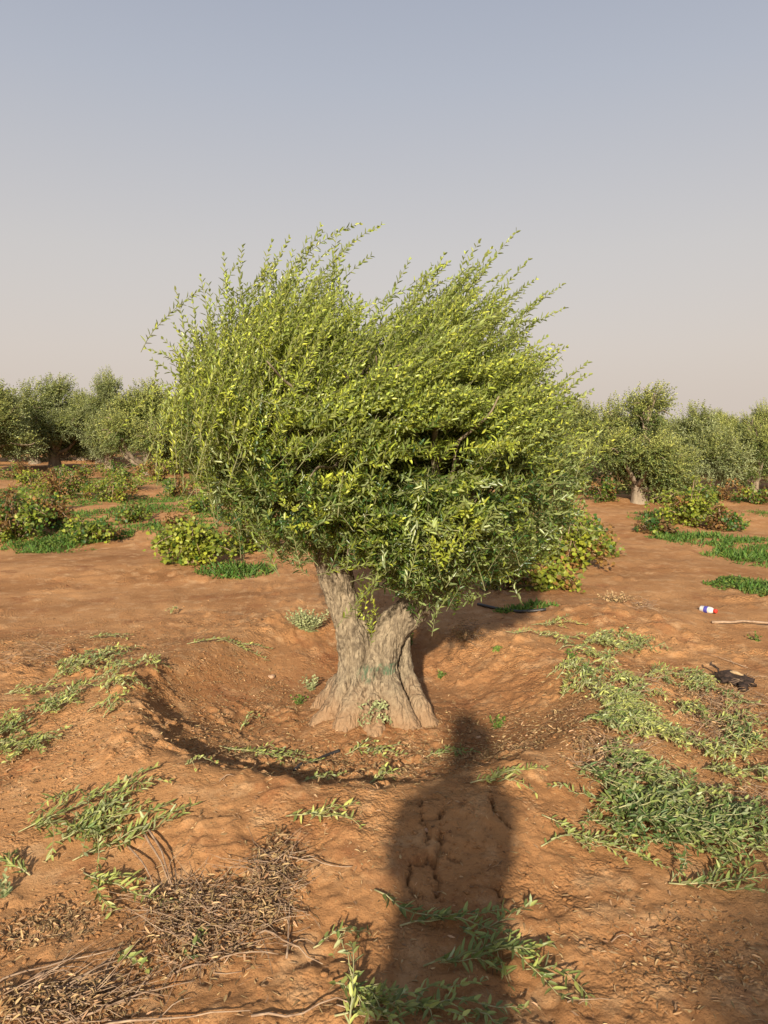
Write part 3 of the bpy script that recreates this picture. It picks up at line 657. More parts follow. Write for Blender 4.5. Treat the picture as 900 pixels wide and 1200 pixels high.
# distinct ones (px, py of the middle, heading, length)
cut_branch(105, 955, 12, .50, 'leafy olive cutting pointing right on top of the left heap, below the rim', None, 4, .3, .45, lift=.04)
cut_branch(140, 1055, -38, .42, 'long leafy olive cutting trailing from the left heap towards the dry twigs', None, 2, .35, .65)
cut_branch(160, 985, 18, .42, 'olive cutting with sparse dark leaves stretching right of the left heap', None, 2, -.3, .4)
cut_branch(12, 1018, 150, .22, 'short pale olive sprig at the left edge, level with the left heap', None, 1, .3, .5)
cut_branch(152, 1132, -42, .13, 'tiny broad leaved sprig lying between the two dry twig heaps', None, 0, .1, .6, .034, .012, W=.007)
cut_branch(232, 1120, 70, .10, 'small dark green sprig in the middle of the dry twig heap', None, 1, .2, .25, .034)
cut_branch(378, 966, -18, .28, 'small leafy sprig alone on the near rim of the basin', None, 2, .1, .7, .04)
cut_branch(400, 1108, 15, .16, 'dark little sprig left of the standing shadow, low in the photo', None, 1, .2, .35, .03)
cut_branch(505, 1095, -38, .42, 'curved olive cutting inside the long shadow, its tip up at the left', None, 0, .9, .3, .045)
cut_branch(545, 1080, 12, .40, 'arched olive cutting at the top of the bottom centre heap', None, 2, -1.2, .3, .045)
cut_branch(575, 1128, 6, .38, 'large leafy olive cutting with pale stem across the bottom centre heap', None, 2, .1, .35, .052)
cut_branch(615, 1135, -45, .34, 'olive cutting ending at the right of the bottom centre heap', None, 2, .1, .35, .05)
cut_branch(480, 1180, 20, .40, 'bright leafy cutting along the bottom edge, centre', None, 2, -.2, .55, .036)
cut_branch(420, 1175, 80, .26, 'upright young sprig at the bottom edge left of the shadow', None, 1, .2, .75, .034, .08)
cut_branch(545, 1185, -5, .30, 'leafy cutting at the bottom edge under the centre heap', None, 3, .2, .4, .04)
cut_branch(600, 920, 14, .34, 'bright cutting lying on the rim at the right end of the basin', None, 3, .2, .7, .04)
cut_branch(455, 918, 40, .22, 'bright green sprig on the basin floor in front of the trunk', None, 2, .4, .75, .036, .03)
cut_branch(380, 920, 25, .2, 'yellowish sprig on the basin floor left of the bright one', None, 2, .4, .6, .03)
cut_branch(320, 890, -12, .55, 'long thin cutting across the basin floor left of the trunk', None, 3, .1, .55, .034)
cut_branch(292, 850, 75, .22, 'green sprig standing on the left wall of the basin', None, 1, .3, .6, .03, .04)
cut_branch(235, 900, 5, .12, 'small sprig just inside the left rim of the basin', None, 1, .3, .55, .028)
cut_branch(440, 885, 5, .30, 'flat cutting right at the foot of the trunk', None, 4, .2, .6, .03)
cut_branch(530, 890, -15, .25, 'dark leafy sprig in the shade right of the trunk foot', None, 3, .1, .35, .03)
cut_branch(205, 720, 80, .16, 'small pale green sprig alone on bare soil behind the left rim', None, 1, .1, .5, .03, .03)
cut_branch(130, 748, 20, .28, 'dark green sprig above the left field heap', None, 2, .1, .4, .035)
cut_branch(270, 758, 14, .55, 'narrow green cutting on the back left rim of the basin', None, 2, .05, .6, .035)
cut_branch(655, 575 + 160, -12, .40, 'pale cutting on bare soil behind the right side of the basin', None, 4, .1, .7, .035)
cut_branch(635, 747, -5, .5, 'thin pale cutting leading right from the back of the basin', None, 3, .1, .65, .03)
cut_branch(705, 995, -25, .42, 'pale stemmed cutting at the left end of the right heap, forked', None, 2, .1, .5, .036)
cut_branch(672, 985, 30, .3, 'leafy cutting arching at the left tip of the right heap', None, 1, -.8, .55, .034)
cut_branch(862, 1045, -4, .42, 'dark leafy cutting below the right heap near the edge', None, 4, .1, .35, .04)
cut_branch(795, 1037, 20, .06, 'tiny sprig alone right of the shadow, beneath the right heap', None, 0, .1, .4, .025)
cut_branch(885, 880, 50, .4, 'pale leafy cutting at the right edge above the shaded heap', None, 3, .2, .7, .04)
def heap(n, label, group, pts, age=(.45, .15), L=(.25, .5), lift=.03, z=(0, .07), leafL=.036, sides=2):
    for k in range(n):
        px, py, rx, ry, hd, w = pts[rng.choice(len(pts), p=np.array([q[5] for q in pts]) / sum(q[5] for q in pts))]
        for _ in range(12):
            r = math.sqrt(rng.random()); th = rng.uniform(0, 6.28); gq = ground_at(px + rx * r * math.cos(th), py + ry * r * math.sin(th))
            if float(noise3(gq[0] * 3.2, gq[1] * 3.2, 5.0)) > -.3: break
        cut_branch(px + rx * r * math.cos(th), py + ry * r * math.sin(th), hd + rng.normal(0, 40), rng.uniform(*L), label, group, sides + int(rng.integers(0, 3)), rng.normal(0, .9), float(np.clip(rng.normal(*age), 0, 1)), leafL, lift, z0=rng.uniform(*z) * (1 - r))
heap(10, 'one of the tangled olive cuttings heaped left of the basin, below the rim', 'cuttings in the near left heap', [(88, 970, 44, 28, 10, 3), (95, 1000, 30, 20, -20, 1)], L=(.16, .30), leafL=.040)
heap(32, 'one of the pale olive cuttings strewn on the field behind the left rim', 'cuttings in the left field heap', [(130, 790, 50, 22, 20, 4), (90, 825, 60, 16, 10, 2), (30, 850, 45, 34, 0, 4)], (.55, .2), (.14, .38), z=(0, .05))
heap(118, 'one of the olive cuttings strewn in the broad heap right of the basin', 'cuttings in the broad right heap', [(725, 790, 65, 40, -20, 3), (790, 845, 80, 60, -20, 4), (870, 890, 36, 36, 20, 2), (700, 765, 45, 18, 0, 1), (740, 870, 40, 30, 0, 1.5)], (.50, .24), (.10, .30), z=(0, .05), leafL=.032)
heap(40, 'one of the dark green cuttings piled in the shaded end of the right heap', 'cuttings in the dark end of the right heap', [(755, 935, 45, 45, -60, 4), (800, 970, 70, 36, 10, 3), (860, 985, 50, 20, 10, 1.5)], (.25, .12), (.22, .42), z=(0, .10), leafL=.036)
heap(3, 'one of the olive cuttings in the shaded heap at the bottom centre', 'cuttings in the bottom centre heap', [(580, 1140, 60, 36, 0, 1), (470, 1190, 60, 10, 20, .6)], (.35, .1), (.2, .34), leafL=.04)

# ------------------------------------------------------------------ leaf litter, clods, dry brush
def scatter(n, regs, fn):
    mbx = MB(); ws = np.array([q[4] for q in regs], float); ws /= ws.sum(); idx = rng.choice(len(regs), n, p=ws)
    P = []
    for q, (px, py, rx, ry, _) in enumerate(regs):
        k = int((idx == q).sum()); c, a, b = ell(px, py, rx, ry)
        r = np.sqrt(rng.random(k)) * rng.uniform(.3, 1.25, k) ** .5; th = rng.uniform(0, 6.28, k); P.append(np.stack([c[0] + a * r * np.cos(th), c[1] + b * r * np.sin(th)], 1))
    P = np.concatenate(P); z = hfun(P[:, 0], P[:, 1]); fn(mbx, np.stack([P[:, 0], P[:, 1], z], 1)); return mbx
def litter(mbx, P):
    n = len(P); D = norm(rng.normal(0, 1, (n, 3)) * V(1, 1, .25)); S = norm(np.cross(D, V(0, 0, 1) + rng.normal(0, .4, (n, 3))))
    leaves(mbx, P + V(0, 0, .004), D, S, rng.uniform(.010, .032, n), rng.uniform(.0014, .0042, n), np.clip(rng.normal(.5, .3, n), 0, 1), .3, .2)
def straw(mbx, P):
    n = len(P); D = norm(rng.normal(0, 1, (n, 3)) * V(1, 1, .12)); S = norm(np.cross(D, V(0, 0, 1) + rng.normal(0, .4, (n, 3))))
    leaves(mbx, P + V(0, 0, .003), D, S, .008 + .03 * rng.random(n) ** 2.5, rng.uniform(.0006, .0013, n), np.clip(rng.normal(.8, .3, n), 0, 1), .3, .05)
sw = scatter(16000, [(450, 950, 470, 260, 6), (250, 850, 200, 90, 3), (450, 740, 450, 60, 3), (800, 780, 120, 90, 2), (100, 790, 120, 90, 2)], straw)
tag(link('straw', sw.mesh('straw', M['dry'], conform=.001)), 'tiny bits of dry straw sprinkled over the bare soil', 'straw', None, 'stuff')
lt = scatter(15000, [(430, 900, 250, 40, 5), (560, 870, 130, 50, 3), (245, 1085, 90, 60, 1.8), (80, 1180, 100, 30, .8), (320, 1040, 40, 50, 1.5), (770, 850, 130, 90, 4), (850, 830, 60, 50, 2), (450, 1000, 460, 200, 2.2), (60, 880, 90, 60, 1), (300, 840, 110, 60, 2), (450, 760, 440, 60, 2), (720, 905, 60, 40, 2), (60, 1085, 60, 30, 1), (830, 1120, 110, 70, .7), (870, 960, 50, 40, 1), (60, 760, 120, 30, 2)], litter)
tag(link('leaf_litter', lt.mesh('leaf_litter', M['dry'], conform=.001)), 'dry brown leaf litter and straw scattered over the soil', 'leaf litter', None, 'stuff')
ico = bmesh.new(); bmesh.ops.create_icosphere(ico, subdivisions=1, radius=1); ico.verts.ensure_lookup_table()
IV = np.array([v.co[:] for v in ico.verts]); IF = np.array([[v.index for v in f.verts] for f in ico.faces]); ico.free()
def clods(mbx, P):
    for p in P:
        s = .0014 + .010 * rng.random() ** 8; v = IV * (1 + rng.uniform(-.45, .35, (len(IV), 1))) * V(1, rng.uniform(.6, 1), rng.uniform(.35, .6)) * s
        a = rng.uniform(0, 6.28); ca, sa = math.cos(a), math.sin(a); v = v @ np.array([[ca, sa, 0], [-sa, ca, 0], [0, 0, 1]]); mbx.add(v + p + V(0, 0, s * .15), None, IF)
cl = scatter(15000, [(450, 950, 460, 260, 5), (250, 830, 100, 60, 3), (430, 900, 260, 50, 2), (100, 870, 90, 60, 2), (800, 1120, 120, 60, 1), (520, 1010, 60, 60, .5), (450, 740, 450, 60, 2.5), (60, 1080, 80, 50, 1)], clods)
tag(link('soil_clods', cl.mesh('soil_clods', M['soil'])), 'small red soil crumbs scattered over the ground', 'soil crumbs', None, 'stuff')

def stick(px, py, deg, L, label, r=.004, group=None, mat='drystem', lift=.015, fork=1, cat='stick', name='dry_stick', curve=.3, z0=0):
    c = ground_at(px, py); a = R(deg); t0 = (c[0], c[1], gz(c)); sm = MB()
    def one(x, y, a, L, r):
        m = 9; pts = []; cv = rng.normal(0, curve)
        for k in range(m):
            u = k / (m - 1); pts.append(V(x, y, gz((x, y)) + z0 + r + lift * math.sin(u * 3) + lift * .4 * u)); x += math.cos(a) * L / (m - 1); y += math.sin(a) * L / (m - 1); a += cv / m + rng.normal(0, .05)
        pts = np.array(pts); tube(sm, pts, np.linspace(r, r * .35, m), 6); return pts
    p = one(c[0] - math.cos(a) * L / 2, c[1] - math.sin(a) * L / 2, a, L, r)
    for q in range(fork):
        i = rng.integers(2, 7); one(*p[i][:2], a + rng.choice([-1, 1]) * rng.uniform(.3, .7), L * rng.uniform(.25, .5), r * .6)
    o = link(name, sm.mesh(name, M[mat], t0, True)); o.location = t0; tag(o, label, cat, group); return o
G = 'grey sticks fanned out above the dry heap'
stick(178, 1010, -62, .36, 'thick grey stick, left one of the three standing proud of the dry heap', .0055, lift=.03, fork=0, curve=.1)
stick(186, 1005, -58, .40, 'thick grey stick, middle one of the three standing proud of the dry heap', .005, lift=.035, fork=0, curve=.1)
stick(170, 1022, -52, .36, 'thinner grey stick, lowest of the three standing proud of the dry heap', .004, lift=.03, fork=0, curve=.1)
for x, y, d, L, lab in [(55, 1140, 28, .42, 'upper long pale stick of the bottom left bundle'), (40, 1158, 24, .40, 'middle long pale stick of the bottom left bundle'), (85, 1168, 34, .26, 'short bright stick at the right of the bottom left bundle'),
    (60, 1185, 20, .38, 'lower long stick of the bottom left bundle'), (150, 1180, 22, .34, 'forked stick leading from the bottom left bundle to the dry heap'), (100, 1150, 40, .22, 'stick crossing the top of the bottom left bundle'),
    (365, 1022, -32, .26, 'thin stick lying alone on bare soil left of the long shadow'), (345, 1110, -18, .24, 'pale bent stick under the dry heap towards the shadow'), (262, 1128, 22, .30, 'curved twig on the right half of the dry heap'),
    (200, 1200, 2, .4, 'stick along the bottom edge left of the centre'), (375, 1196, 3, .34, 'pale stick on the bottom edge beneath the young sprig'), (790, 862, -3, .26, 'straight grey stick on the broad right heap'), (782, 868, 18, .24, 'grey stick crossing the straight one on the right heap'),
    (690, 1180, 10, .12, 'short pale stick at the bottom edge right of centre'), (730, 1110, 4, .07, 'tiny straw on bare soil beneath the right heap'), (340, 1095, 92, .22, 'dark thorny stem running down from the dry heap'), (266, 915, 2, .06, 'tiny white stick on the left rim')]:
    stick(x, y, d, L, lab, .0034 if L > .2 else .0022)
stick(880, 733, 4, .62, 'long pale dead branch lying near the right edge behind the bottle', .012, fork=2, lift=.02, name='dead_branch', cat='branch')
stick(845, 775, 128, .35, 'thin dark forked twig pointing at the bottle', .003, fork=1)
def brush(name, label, regs, n, nl, h, L=(.06, .20), r=.0012, deg=None):
    sm = MB(); wt = np.array([q[4] for q in regs], float); wt /= wt.sum()
    for k in range(n):
        px, py, rx, ry, _ = regs[rng.choice(len(regs), p=wt)]
        rr = math.sqrt(rng.random()); th = rng.uniform(0, 6.28); c = ground_at(px + rx * rr * math.cos(th), py + ry * rr * math.sin(th)); g0 = gz(c)
        a = rng.uniform(0, 6.28) if deg is None else R(rng.normal(deg, 28)); l = rng.uniform(*L); z = g0 + .004 + rng.uniform(0, h) * (1 - rr * .8)
        d = V(math.cos(a), math.sin(a), rng.normal(.05, .22)); q = V(c[0], c[1], z); pts = []
        for i in range(5): pts.append(q); q = q + d * l / 4; d = norm(d + rng.normal(0, .2, 3))
        tube(sm, np.array(pts), np.linspace(r * rng.uniform(.7, 1.6), r * .5, 5), 4, cap=False)
    o = link(name, sm.mesh(name, M['drystem'], conform=.001)); tag(o, label, 'brush', None, 'stuff')
    lmx = scatter(nl, regs, lambda m, P: litter(m, P + np.stack([np.zeros(len(P)), np.zeros(len(P)), rng.uniform(0, h, len(P))], 1)))
    o2 = link(name + '_leaves', lmx.mesh(name, M['dry'], conform=.001)); tag(o2, 'withered leaves caught in the ' + label, 'leaf litter', None, 'stuff')
brush('dry_brush', 'tangled heap of thin brown twigs at the lower left', [(245, 1085, 66, 40, 3), (318, 1035, 24, 44, 2.5), (205, 1060, 40, 20, 1.5), (230, 1128, 50, 16, .8)], 300, 1100, .045)
brush('twig_bundle', 'dry twig bundle in the bottom left corner', [(70, 1180, 75, 24, 3), (30, 1192, 50, 16, 1)], 60, 420, .04, (.12, .28), .0014, 28)
brush('withered_weeds', 'withered brown weeds among the right heap', [(840, 850, 40, 30, 2), (715, 895, 40, 25, 2), (860, 830, 50, 40, 1.5), (860, 945, 60, 25, 1), (740, 810, 30, 20, .6)], 460, 1500, .05, (.06, .18), .0014)
brush('dry_tufts', 'small dry grass tufts behind the tree', [(548, 746, 14, 8, 2), (585, 690, 40, 14, 3), (755, 713, 12, 6, 1), (50, 775, 60, 12, 1.5)], 240, 500, .08, (.06, .16), .0015)

def weed(px, py, w, h, label, mat='pale', n=40, age=.6, name='weed', leafL=.03, W=.006):
    c = ground_at(px, py); k = np.linalg.norm(c - V(0, 0, CAM_H)) / F; Wd = w * k / 2; H = h * k
    t = thing(name, label, 'weed', c, 0); lm = MB(); sm = MB()
    for q in range(n):
        a = rng.uniform(0, 6.28); e = V(math.cos(a) * Wd * rng.uniform(.1, 1), math.sin(a) * Wd * .7 * rng.uniform(.1, 1), H * rng.uniform(.4, 1))
        b0 = c + e * V(.25, .25, -.05); shoot(lm, sm, c + e, norm(e * V(1, 1, .8) + V(0, 0, .02)), np.linalg.norm(e) * 1.05 + .03, V(0, 0, .5), leafL, W, .018, float(np.clip(rng.normal(age, .15), 0, 1)), .0013)
    link('stem', sm.mesh('stem', M['twig'], c), t); link('foliage', lm.mesh('foliage', M[mat], c, conform=.003), t)
weed(362, 740, 56, 26, 'pale grey green weed cushion left of the trunk', 'pale', 60)
weed(255, 590, 60, 42, 'pale feathery weed against the lower left of the big crown', 'pale', 60, .3)
weed(365, 808, 26, 16, 'small bright weed at the left foot of the trunk', 'pale', 12, .8)
weed(516, 795, 14, 8, 'dark weed tuft right of the trunk in the basin', 'grass', 10)
weed(582, 853, 20, 12, 'small green weed on the basin floor right of the shadow', 'grass', 12, .6)
weed(350, 825, 22, 10, 'low weed left of the trunk root', 'grass', 10, .7)
weed(545, 750, 40, 14, 'dry pale tuft on the back rim right of the trunk', 'dry', 24, .8)
weed(582, 765, 14, 6, 'tiny green weed on the back rim', 'grass', 8, .6)
weed(670, 770, 16, 8, 'tiny green weed right of the pale cutting', 'grass', 8, .6)
weed(888, 752, 20, 8, 'tiny green weed near the dead branch', 'grass', 10, .6)
weed(722, 706, 40, 12, 'dry grassy mound top at the edge of the sandy lane', 'dry', 26, .9)
weed(480, 760, 18, 30, 'dark weed stem in the shade hugging the right of the trunk', 'grass', 10, .3)
weed(6, 1050, 20, 22, 'thin green weed at the left edge near the withered patch', 'pale', 6, .5)

# ------------------------------------------------------------------ bottle
def lathe(prof, n=24):
    mbx = MB(); pr = np.array(prof); a = np.arange(n) * 2 * math.pi / n
    v = np.stack([pr[:, 0][:, None] * np.cos(a), pr[:, 0][:, None] * np.sin(a), np.repeat(pr[:, 1][:, None], n, 1)], -1).reshape(-1, 3)
    m = len(pr); i = np.arange(m - 1)[:, None] * n; j = np.arange(n)[None]; k = (j + 1) % n
    mbx.add(v, np.stack([i + j, i + k, i + n + k, i + n + j], -1).reshape(-1, 4)); return mbx
c = ground_at(829, 718); bt = thing('bottle', 'small white plastic bottle with blue label and red cap lying on the soil', 'bottle', c)
bt.location = (c[0], c[1], gz(c) + .028); bt.rotation_euler = (R(88), 0, R(38)); bt.scale = (.8,) * 3
mw = plain('white_plastic', (.52, .47, .42), (.76, .73, .70), 30, .35, 0, spec=.5); mr = plain('red_plastic', (.6, .03, .02), (.7, .06, .04), 8, .4, 0, spec=.5); mbl = plain('blue_label', (.05, .05, .28), (.10, .09, .36), 40, .5, 0)
link('body', lathe([(0, -.075), (.028, -.075), (.034, -.068), (.034, .03), (.031, .045), (.022, .06), (.017, .066), (.017, .070)]).mesh('body', mw, smooth=True), bt)
link('label', lathe([(.0346, -.030), (.0350, -.028), (.0350, .008), (.0346, .010)]).mesh('label', mbl, smooth=True), bt)
link('cap', lathe([(.0, .098), (.018, .098), (.0205, .094), (.0205, .067), (.0, .067)][::-1]).mesh('cap', mr, smooth=True), bt)

# ------------------------------------------------------------------ rotten stump and hose
c = ground_at(858, 800)
st = thing('rotten_log', 'small charred log piece with pale torn wood lying among withered weeds', 'log', (c[0], c[1], gz(c)))
mch = plain('charred_bark', (.02, .015, .012), (.07, .045, .035), 30, .9, .8); mwd = plain('torn_wood', (.38, .25, .13), (.52, .38, .22), 40, .8, .5, (1, .2, 1))
sm = MB()
for pth, rd in [([(-.10, .10, .03), (-.02, .02, .06), (.06, -.08, .045), (.08, -.16, .02)], [.03, .05, .055, .04]), ([(-.14, -.02, .01), (-.05, -.06, .04), (.03, -.12, .02)], [.02, .03, .03]), ([(.02, -.14, .02), (.0, -.2, .03), (-.03, -.25, .01)], [.035, .04, .02]), ([(-.05, .08, .05), (-.09, .16, .12), (-.10, .2, .15)], [.012, .008, .004])]:
    q, r_ = dens(np.array(pth), np.array(rd)); tube(sm, q, r_ * (1 + .25 * noise3(np.arange(len(q)) * .9, np.arange(len(q)) * 0.)), 10)
st.scale = (.72, .72, .5); v = sm.v
for k in range(len(v)): v[k] = v[k] + .024 * np.stack([noise3(v[k][:, 0] * 40, v[k][:, 1] * 40, v[k][:, 2] * 40 + q * 9) for q in range(3)], 1)
link('bark', sm.mesh('bark', mch, smooth=True), st)
sm = MB(); q, r_ = dens(np.array([V(-.03, .06, .10), V(.02, .0, .115), V(.07, -.06, .10)]), np.array([.006, .022, .008])); tube(sm, q, r_, 7); link('torn_wood', sm.mesh('torn_wood', mwd), st)
mh = plain('black_hose', (.015, .015, .016), (.035, .03, .028), 30, .45, 0, spec=.5)
def hose(pxs, label, r=.008):
    pts = []
    for a, b in pxs:
        p = ground_at(a, b); p[2] = gz(p) + r * .9; pts.append(p)
    o0 = pts[0].copy(); sm = MB(); q, r_ = dens(np.array(pts), np.full(len(pts), r), 6)
    q[:, 2] = np.maximum(q[:, 2], hfun(q[:, 0], q[:, 1]) + r * .7); tube(sm, q, r_, 10)
    o = link('irrigation_hose', sm.mesh('irrigation_hose', mh, o0, True)); o.location = tuple(o0); tag(o, label, 'hose')
hose([(398, 884), (385, 887), (372, 893), (358, 899), (345, 905)], 'short black drip hose end poking up in front of the trunk')
hose([(560, 711), (585, 715), (610, 718), (640, 716)], 'black drip hose lying in the shade behind the tree, right side', .012)

# stones
def stone(px, py, s, label, mat):
    c = ground_at(px, py); bmx = bmesh.new(); bmesh.ops.create_icosphere(bmx, subdivisions=3, radius=s)
    for vv in bmx.verts:
        q = np.array(vv.co[:]) / s; f = 1 + .3 * float(noise3(np.array([q[0] * 1.3 + px]), np.array([q[1] * 1.3]), q[2] * 1.3)[0]); vv.co = Vector((q[0] * f * s, q[1] * f * s * .8, q[2] * f * s * .55))
    me = bpy.data.meshes.new('stone'); bmx.to_mesh(me); bmx.free(); me.materials.append(mat); me.polygons.foreach_set('use_smooth', np.ones(len(me.polygons), bool))
    o = link('stone', me); o.location = (c[0], c[1], gz(c) + s * .2); o.rotation_euler = (0, 0, px); tag(o, label, 'stone', 'loose stones')
mst = plain('sandstone', (.42, .25, .15), (.52, .36, .24), 20, .9, .5)
stone(318, 794, .022, 'pale flat stone on the back left slope of the basin', mst)
stone(722, 778, .015, 'small stone above the broad right heap', mst)
stone(48, 1150, .018, 'stone beside the bottom left twig bundle', mst)
stone(560, 868, .014, 'stone in the shade on the basin floor', mst)
stone(498, 968, .018, 'clod sized stone at the edge of the long shadow', mst)

# ------------------------------------------------------------------ the photographer (only the shadow is seen)
PXY = V(-.15, -.40, 0); gz0 = gz(PXY)
per = thing('person', 'person in a long robe holding up a phone, casting the long shadow towards the trunk', 'person', (PXY[0], PXY[1], gz0))
hand = V(.185, .325, 1.47 - gz0); hl = V(.11, .32, 1.46 - gz0)
def skin(name, vs, es, rad, mat, parent, sub=2):
    me = bpy.data.meshes.new(name); me.from_pydata([tuple(v) for v in vs], es, []); o = link(name, me)
    md = o.modifiers.new('k', 'SKIN'); md.use_smooth_shade = True
    for i, r in enumerate(rad): me.skin_vertices[0].data[i].radius = (r, r) if not isinstance(r, tuple) else r
    me.skin_vertices[0].data[0].use_root = True
    s = o.modifiers.new('s', 'SUBSURF'); s.levels = sub; s.render_levels = sub
    dg = bpy.context.evaluated_depsgraph_get(); m2 = bpy.data.meshes.new_from_object(o.evaluated_get(dg)); bpy.data.objects.remove(o)
    m2.name = name; m2.materials.clear(); m2.materials.append(mat); return link(name, m2, parent)
msk = plain('skin', (.32, .19, .13), (.36, .22, .15), 10, .5, 0); mcl = plain('robe_cloth', (.62, .60, .56), (.7, .68, .64), 12, .85, .1); mhr = plain('hair', (.02, .015, .012), (.03, .02, .018), 30, .6, .3)
vs = [V(0, 0, .92), V(0, 0, 1.1), V(0, .0, 1.3), V(0, .0, 1.42), V(0, .02, 1.50), V(0, .05, 1.58), V(0, .06, 1.66),
      V(.17, 0, 1.40), V(.165, .10, 1.18), hand + V(-.02, -.12, -.10), hand + V(0, -.06, -.04),
      V(-.17, 0, 1.40), V(-.155, .12, 1.19), V(-.02, .26, 1.25), hl + V(-.02, -.05, -.02),
      V(.1, 0, .88), V(.1, .03, .48), V(.1, 0, .09), V(.11, .16, .03), V(-.1, 0, .88), V(-.1, .03, .48), V(-.1, 0, .09), V(-.11, .16, .03)]
es = [(0, 1), (1, 2), (2, 3), (3, 4), (4, 5), (5, 6), (3, 7), (7, 8), (8, 9), (9, 10), (3, 11), (11, 12), (12, 13), (13, 14), (0, 15), (15, 16), (16, 17), (17, 18), (0, 19), (19, 20), (20, 21), (21, 22)]
rad = [(.17, .12), (.15, .11), (.17, .12), (.13, .09), .055, .085, .085, .065, .045, .032, .028, .065, .045, .032, .028, .085, .06, .04, .035, .085, .06, .04, .035]
skin('body', vs, es, rad, msk, per)
# fingers round the phone
for hb, sd in ((hand, 1), (hl, -1)):
    for k in range(5):
        b0 = hb + V(0, -.05, -.03); z = .012 * k - .01; f = [b0, b0 + V(sd * .02, .02, z), b0 + V(sd * .018, .045, z), b0 + V(-sd * .004, .05, z)]
        if k == 4: f = [b0, b0 + V(-sd * .01, .0, .03), b0 + V(-sd * .02, .01, .05), b0 + V(-sd * .03, .015, .06)]
        skin('finger', f, [(0, 1), (1, 2), (2, 3)], [.010, .009, .008, .007], msk, per, 1)
rb = MB(); n = 32; prof = [(.31, .22, .06), (.26, .19, .35), (.21, .16, .7), (.175, .14, 1.0), (.175, .12, 1.25), (.18, .11, 1.40), (.12, .09, 1.46), (.07, .07, 1.50)]
a = np.arange(n) * 2 * math.pi / n; v = np.concatenate([np.stack([rx * np.cos(a) * (1 + .05 * np.sin(a * 7) * (z < .9)), ry * np.sin(a) * (1 + .05 * np.sin(a * 5) * (z < .9)), np.full(n, z)], 1) for rx, ry, z in prof])
i = np.arange(len(prof) - 1)[:, None] * n; j = np.arange(n)[None]; k = (j + 1) % n
rb.add(v, np.stack([i + j, i + k, i + n + k, i + n + j], -1).reshape(-1, 4))
for arm in ([V(.17, 0, 1.38), V(.165, .10, 1.18), hand + V(-.02, -.13, -.11)], [V(-.17, 0, 1.38), V(-.155, .12, 1.19), V(-.02, .24, 1.24), hl + V(-.03, -.1, -.05)]):
    q, r_ = dens(np.array(arm), np.linspace(.055, .04, len(arm))); tube(rb, q, r_, 14, cap=False)
link('robe', rb.mesh('robe', mcl, smooth=True), per)
bmx = bmesh.new(); bmesh.ops.create_uvsphere(bmx, u_segments=20, v_segments=14, radius=1)
for vv in bmx.verts: vv.co = Vector((vv.co.x * .092, vv.co.y * .108 - .0 + (.015 if vv.co.z < -.2 else 0), vv.co.z * .10)) + Vector((0, .035, 1.70))
me = bpy.data.meshes.new('hair'); bmx.to_mesh(me); bmx.free(); me.materials.append(mhr); link('hair', me, per)
ph = thing('phone', 'black phone held up in both hands by the photographer', 'phone', (0, -.052, 1.5))
bmx = bmesh.new(); bmesh.ops.create_cube(bmx, size=1); 
for vv in bmx.verts: vv.co = Vector((vv.co.x * .075, vv.co.y * .008, vv.co.z * .155))
bmesh.ops.bevel(bmx, geom=list(bmx.edges), offset=.003, segments=2, affect='EDGES')
me = bpy.data.meshes.new('case'); bmx.to_mesh(me); bmx.free(); me.materials.append(mh); link('case', me, ph)
link('lens', (lambda m: m.mesh('lens', mh))(lathe([(0, 0), (.006, 0), (.006, .002), (0, .002)], 12)), ph).location = (0, .0045, .05)

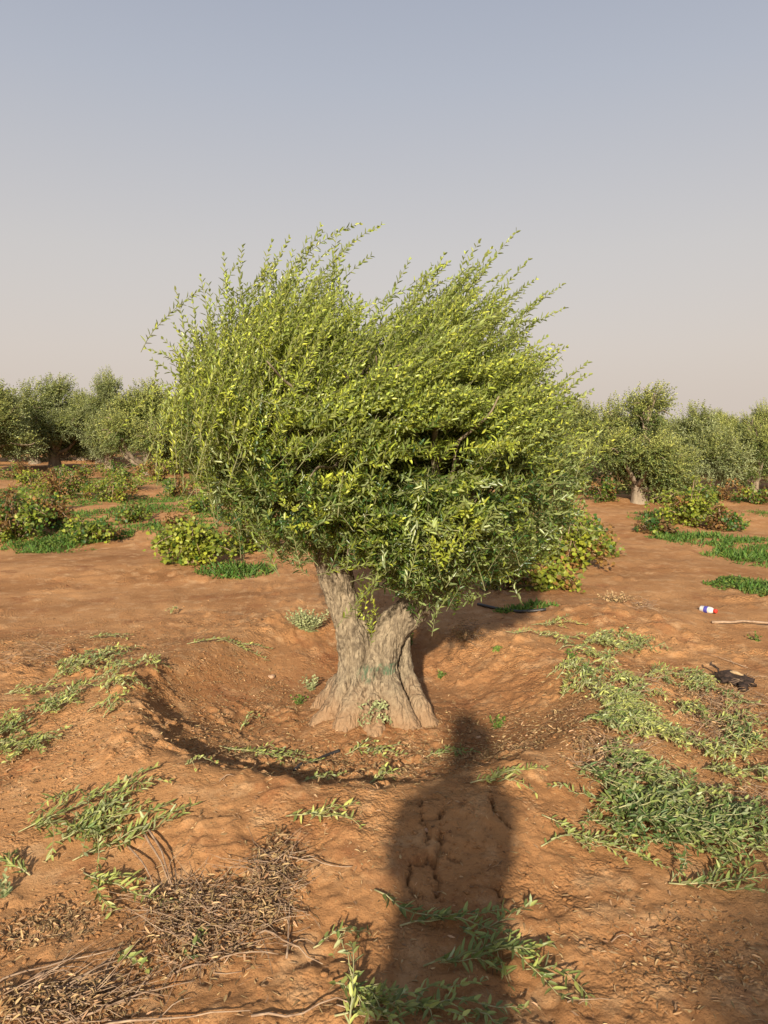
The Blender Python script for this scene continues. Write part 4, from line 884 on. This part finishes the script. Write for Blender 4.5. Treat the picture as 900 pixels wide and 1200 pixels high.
# ------------------------------------------------------------------ light
AZ = R(8); EL = R(23)          # light travels towards +y, 10 degrees to the right
sd = bpy.data.lights.new('sun', 'SUN'); sd.energy = 4.8; sd.angle = R(1.3); sd.color = (1, .88, .70)
so_ = bpy.data.objects.new('sun', sd); COL.objects.link(so_)
dv = Vector((math.sin(AZ) * math.cos(EL), math.cos(AZ) * math.cos(EL), -math.sin(EL))); so_.rotation_euler = dv.to_track_quat('-Z', 'Y').to_euler()
w = bpy.data.worlds.new('World'); scene.world = w; w.use_nodes = True; nt = w.node_tree; nt.nodes.clear()
out = N(nt, 'ShaderNodeOutputWorld'); bg = N(nt, 'ShaderNodeBackground')
sky = N(nt, 'ShaderNodeTexSky', sky_type='NISHITA'); sky.sun_disc = False; sky.sun_elevation = EL; sky.sun_rotation = math.pi + AZ; sky.dust_density = 6; sky.air_density = 1.0; sky.ozone_density = 1.5
tc = N(nt, 'ShaderNodeTexCoord'); sx = N(nt, 'ShaderNodeSeparateXYZ'); nt.links.new(tc.outputs['Generated'], sx.inputs[0])
cr = N(nt, 'ShaderNodeValToRGB'); nt.links.new(sx.outputs['Z'], cr.inputs[0]); e = cr.color_ramp.elements
SK = 10.0
cols = [(0, (.475, .41, .36)), (.10, (.465, .41, .37)), (.22, (.42, .392, .372)), (.40, (.315, .325, .36)), (.60, (.21, .235, .30)), (1, (.14, .17, .25))]
e[0].position, e[0].color = 0, (*cols[0][1], 1); e[1].position, e[1].color = 1, (*cols[-1][1], 1)
for ps, cc in cols[1:-1]: q = e.new(ps); q.color = (*cc, 1)
ml = N(nt, 'ShaderNodeVectorMath', operation='SCALE'); nt.links.new(cr.outputs[0], ml.inputs[0]); ml.inputs['Scale'].default_value = SK
c = mixc(nt, .85, sky.outputs[0], ml.outputs[0])
nt.links.new(c, bg.inputs[0]); bg.inputs[1].default_value = .1; nt.links.new(bg.outputs[0], out.inputs[0])
scene.view_settings.view_transform = 'Standard'; scene.view_settings.look = 'None'; scene.view_settings.gamma = 1; scene.view_settings.exposure = 0.66; scene.view_settings.use_curve_mapping = False
scene.render.engine = 'CYCLES'; scene.cycles.max_bounces = 6; scene.cycles.transparent_max_bounces = 4
bpy.context.view_layer.update()
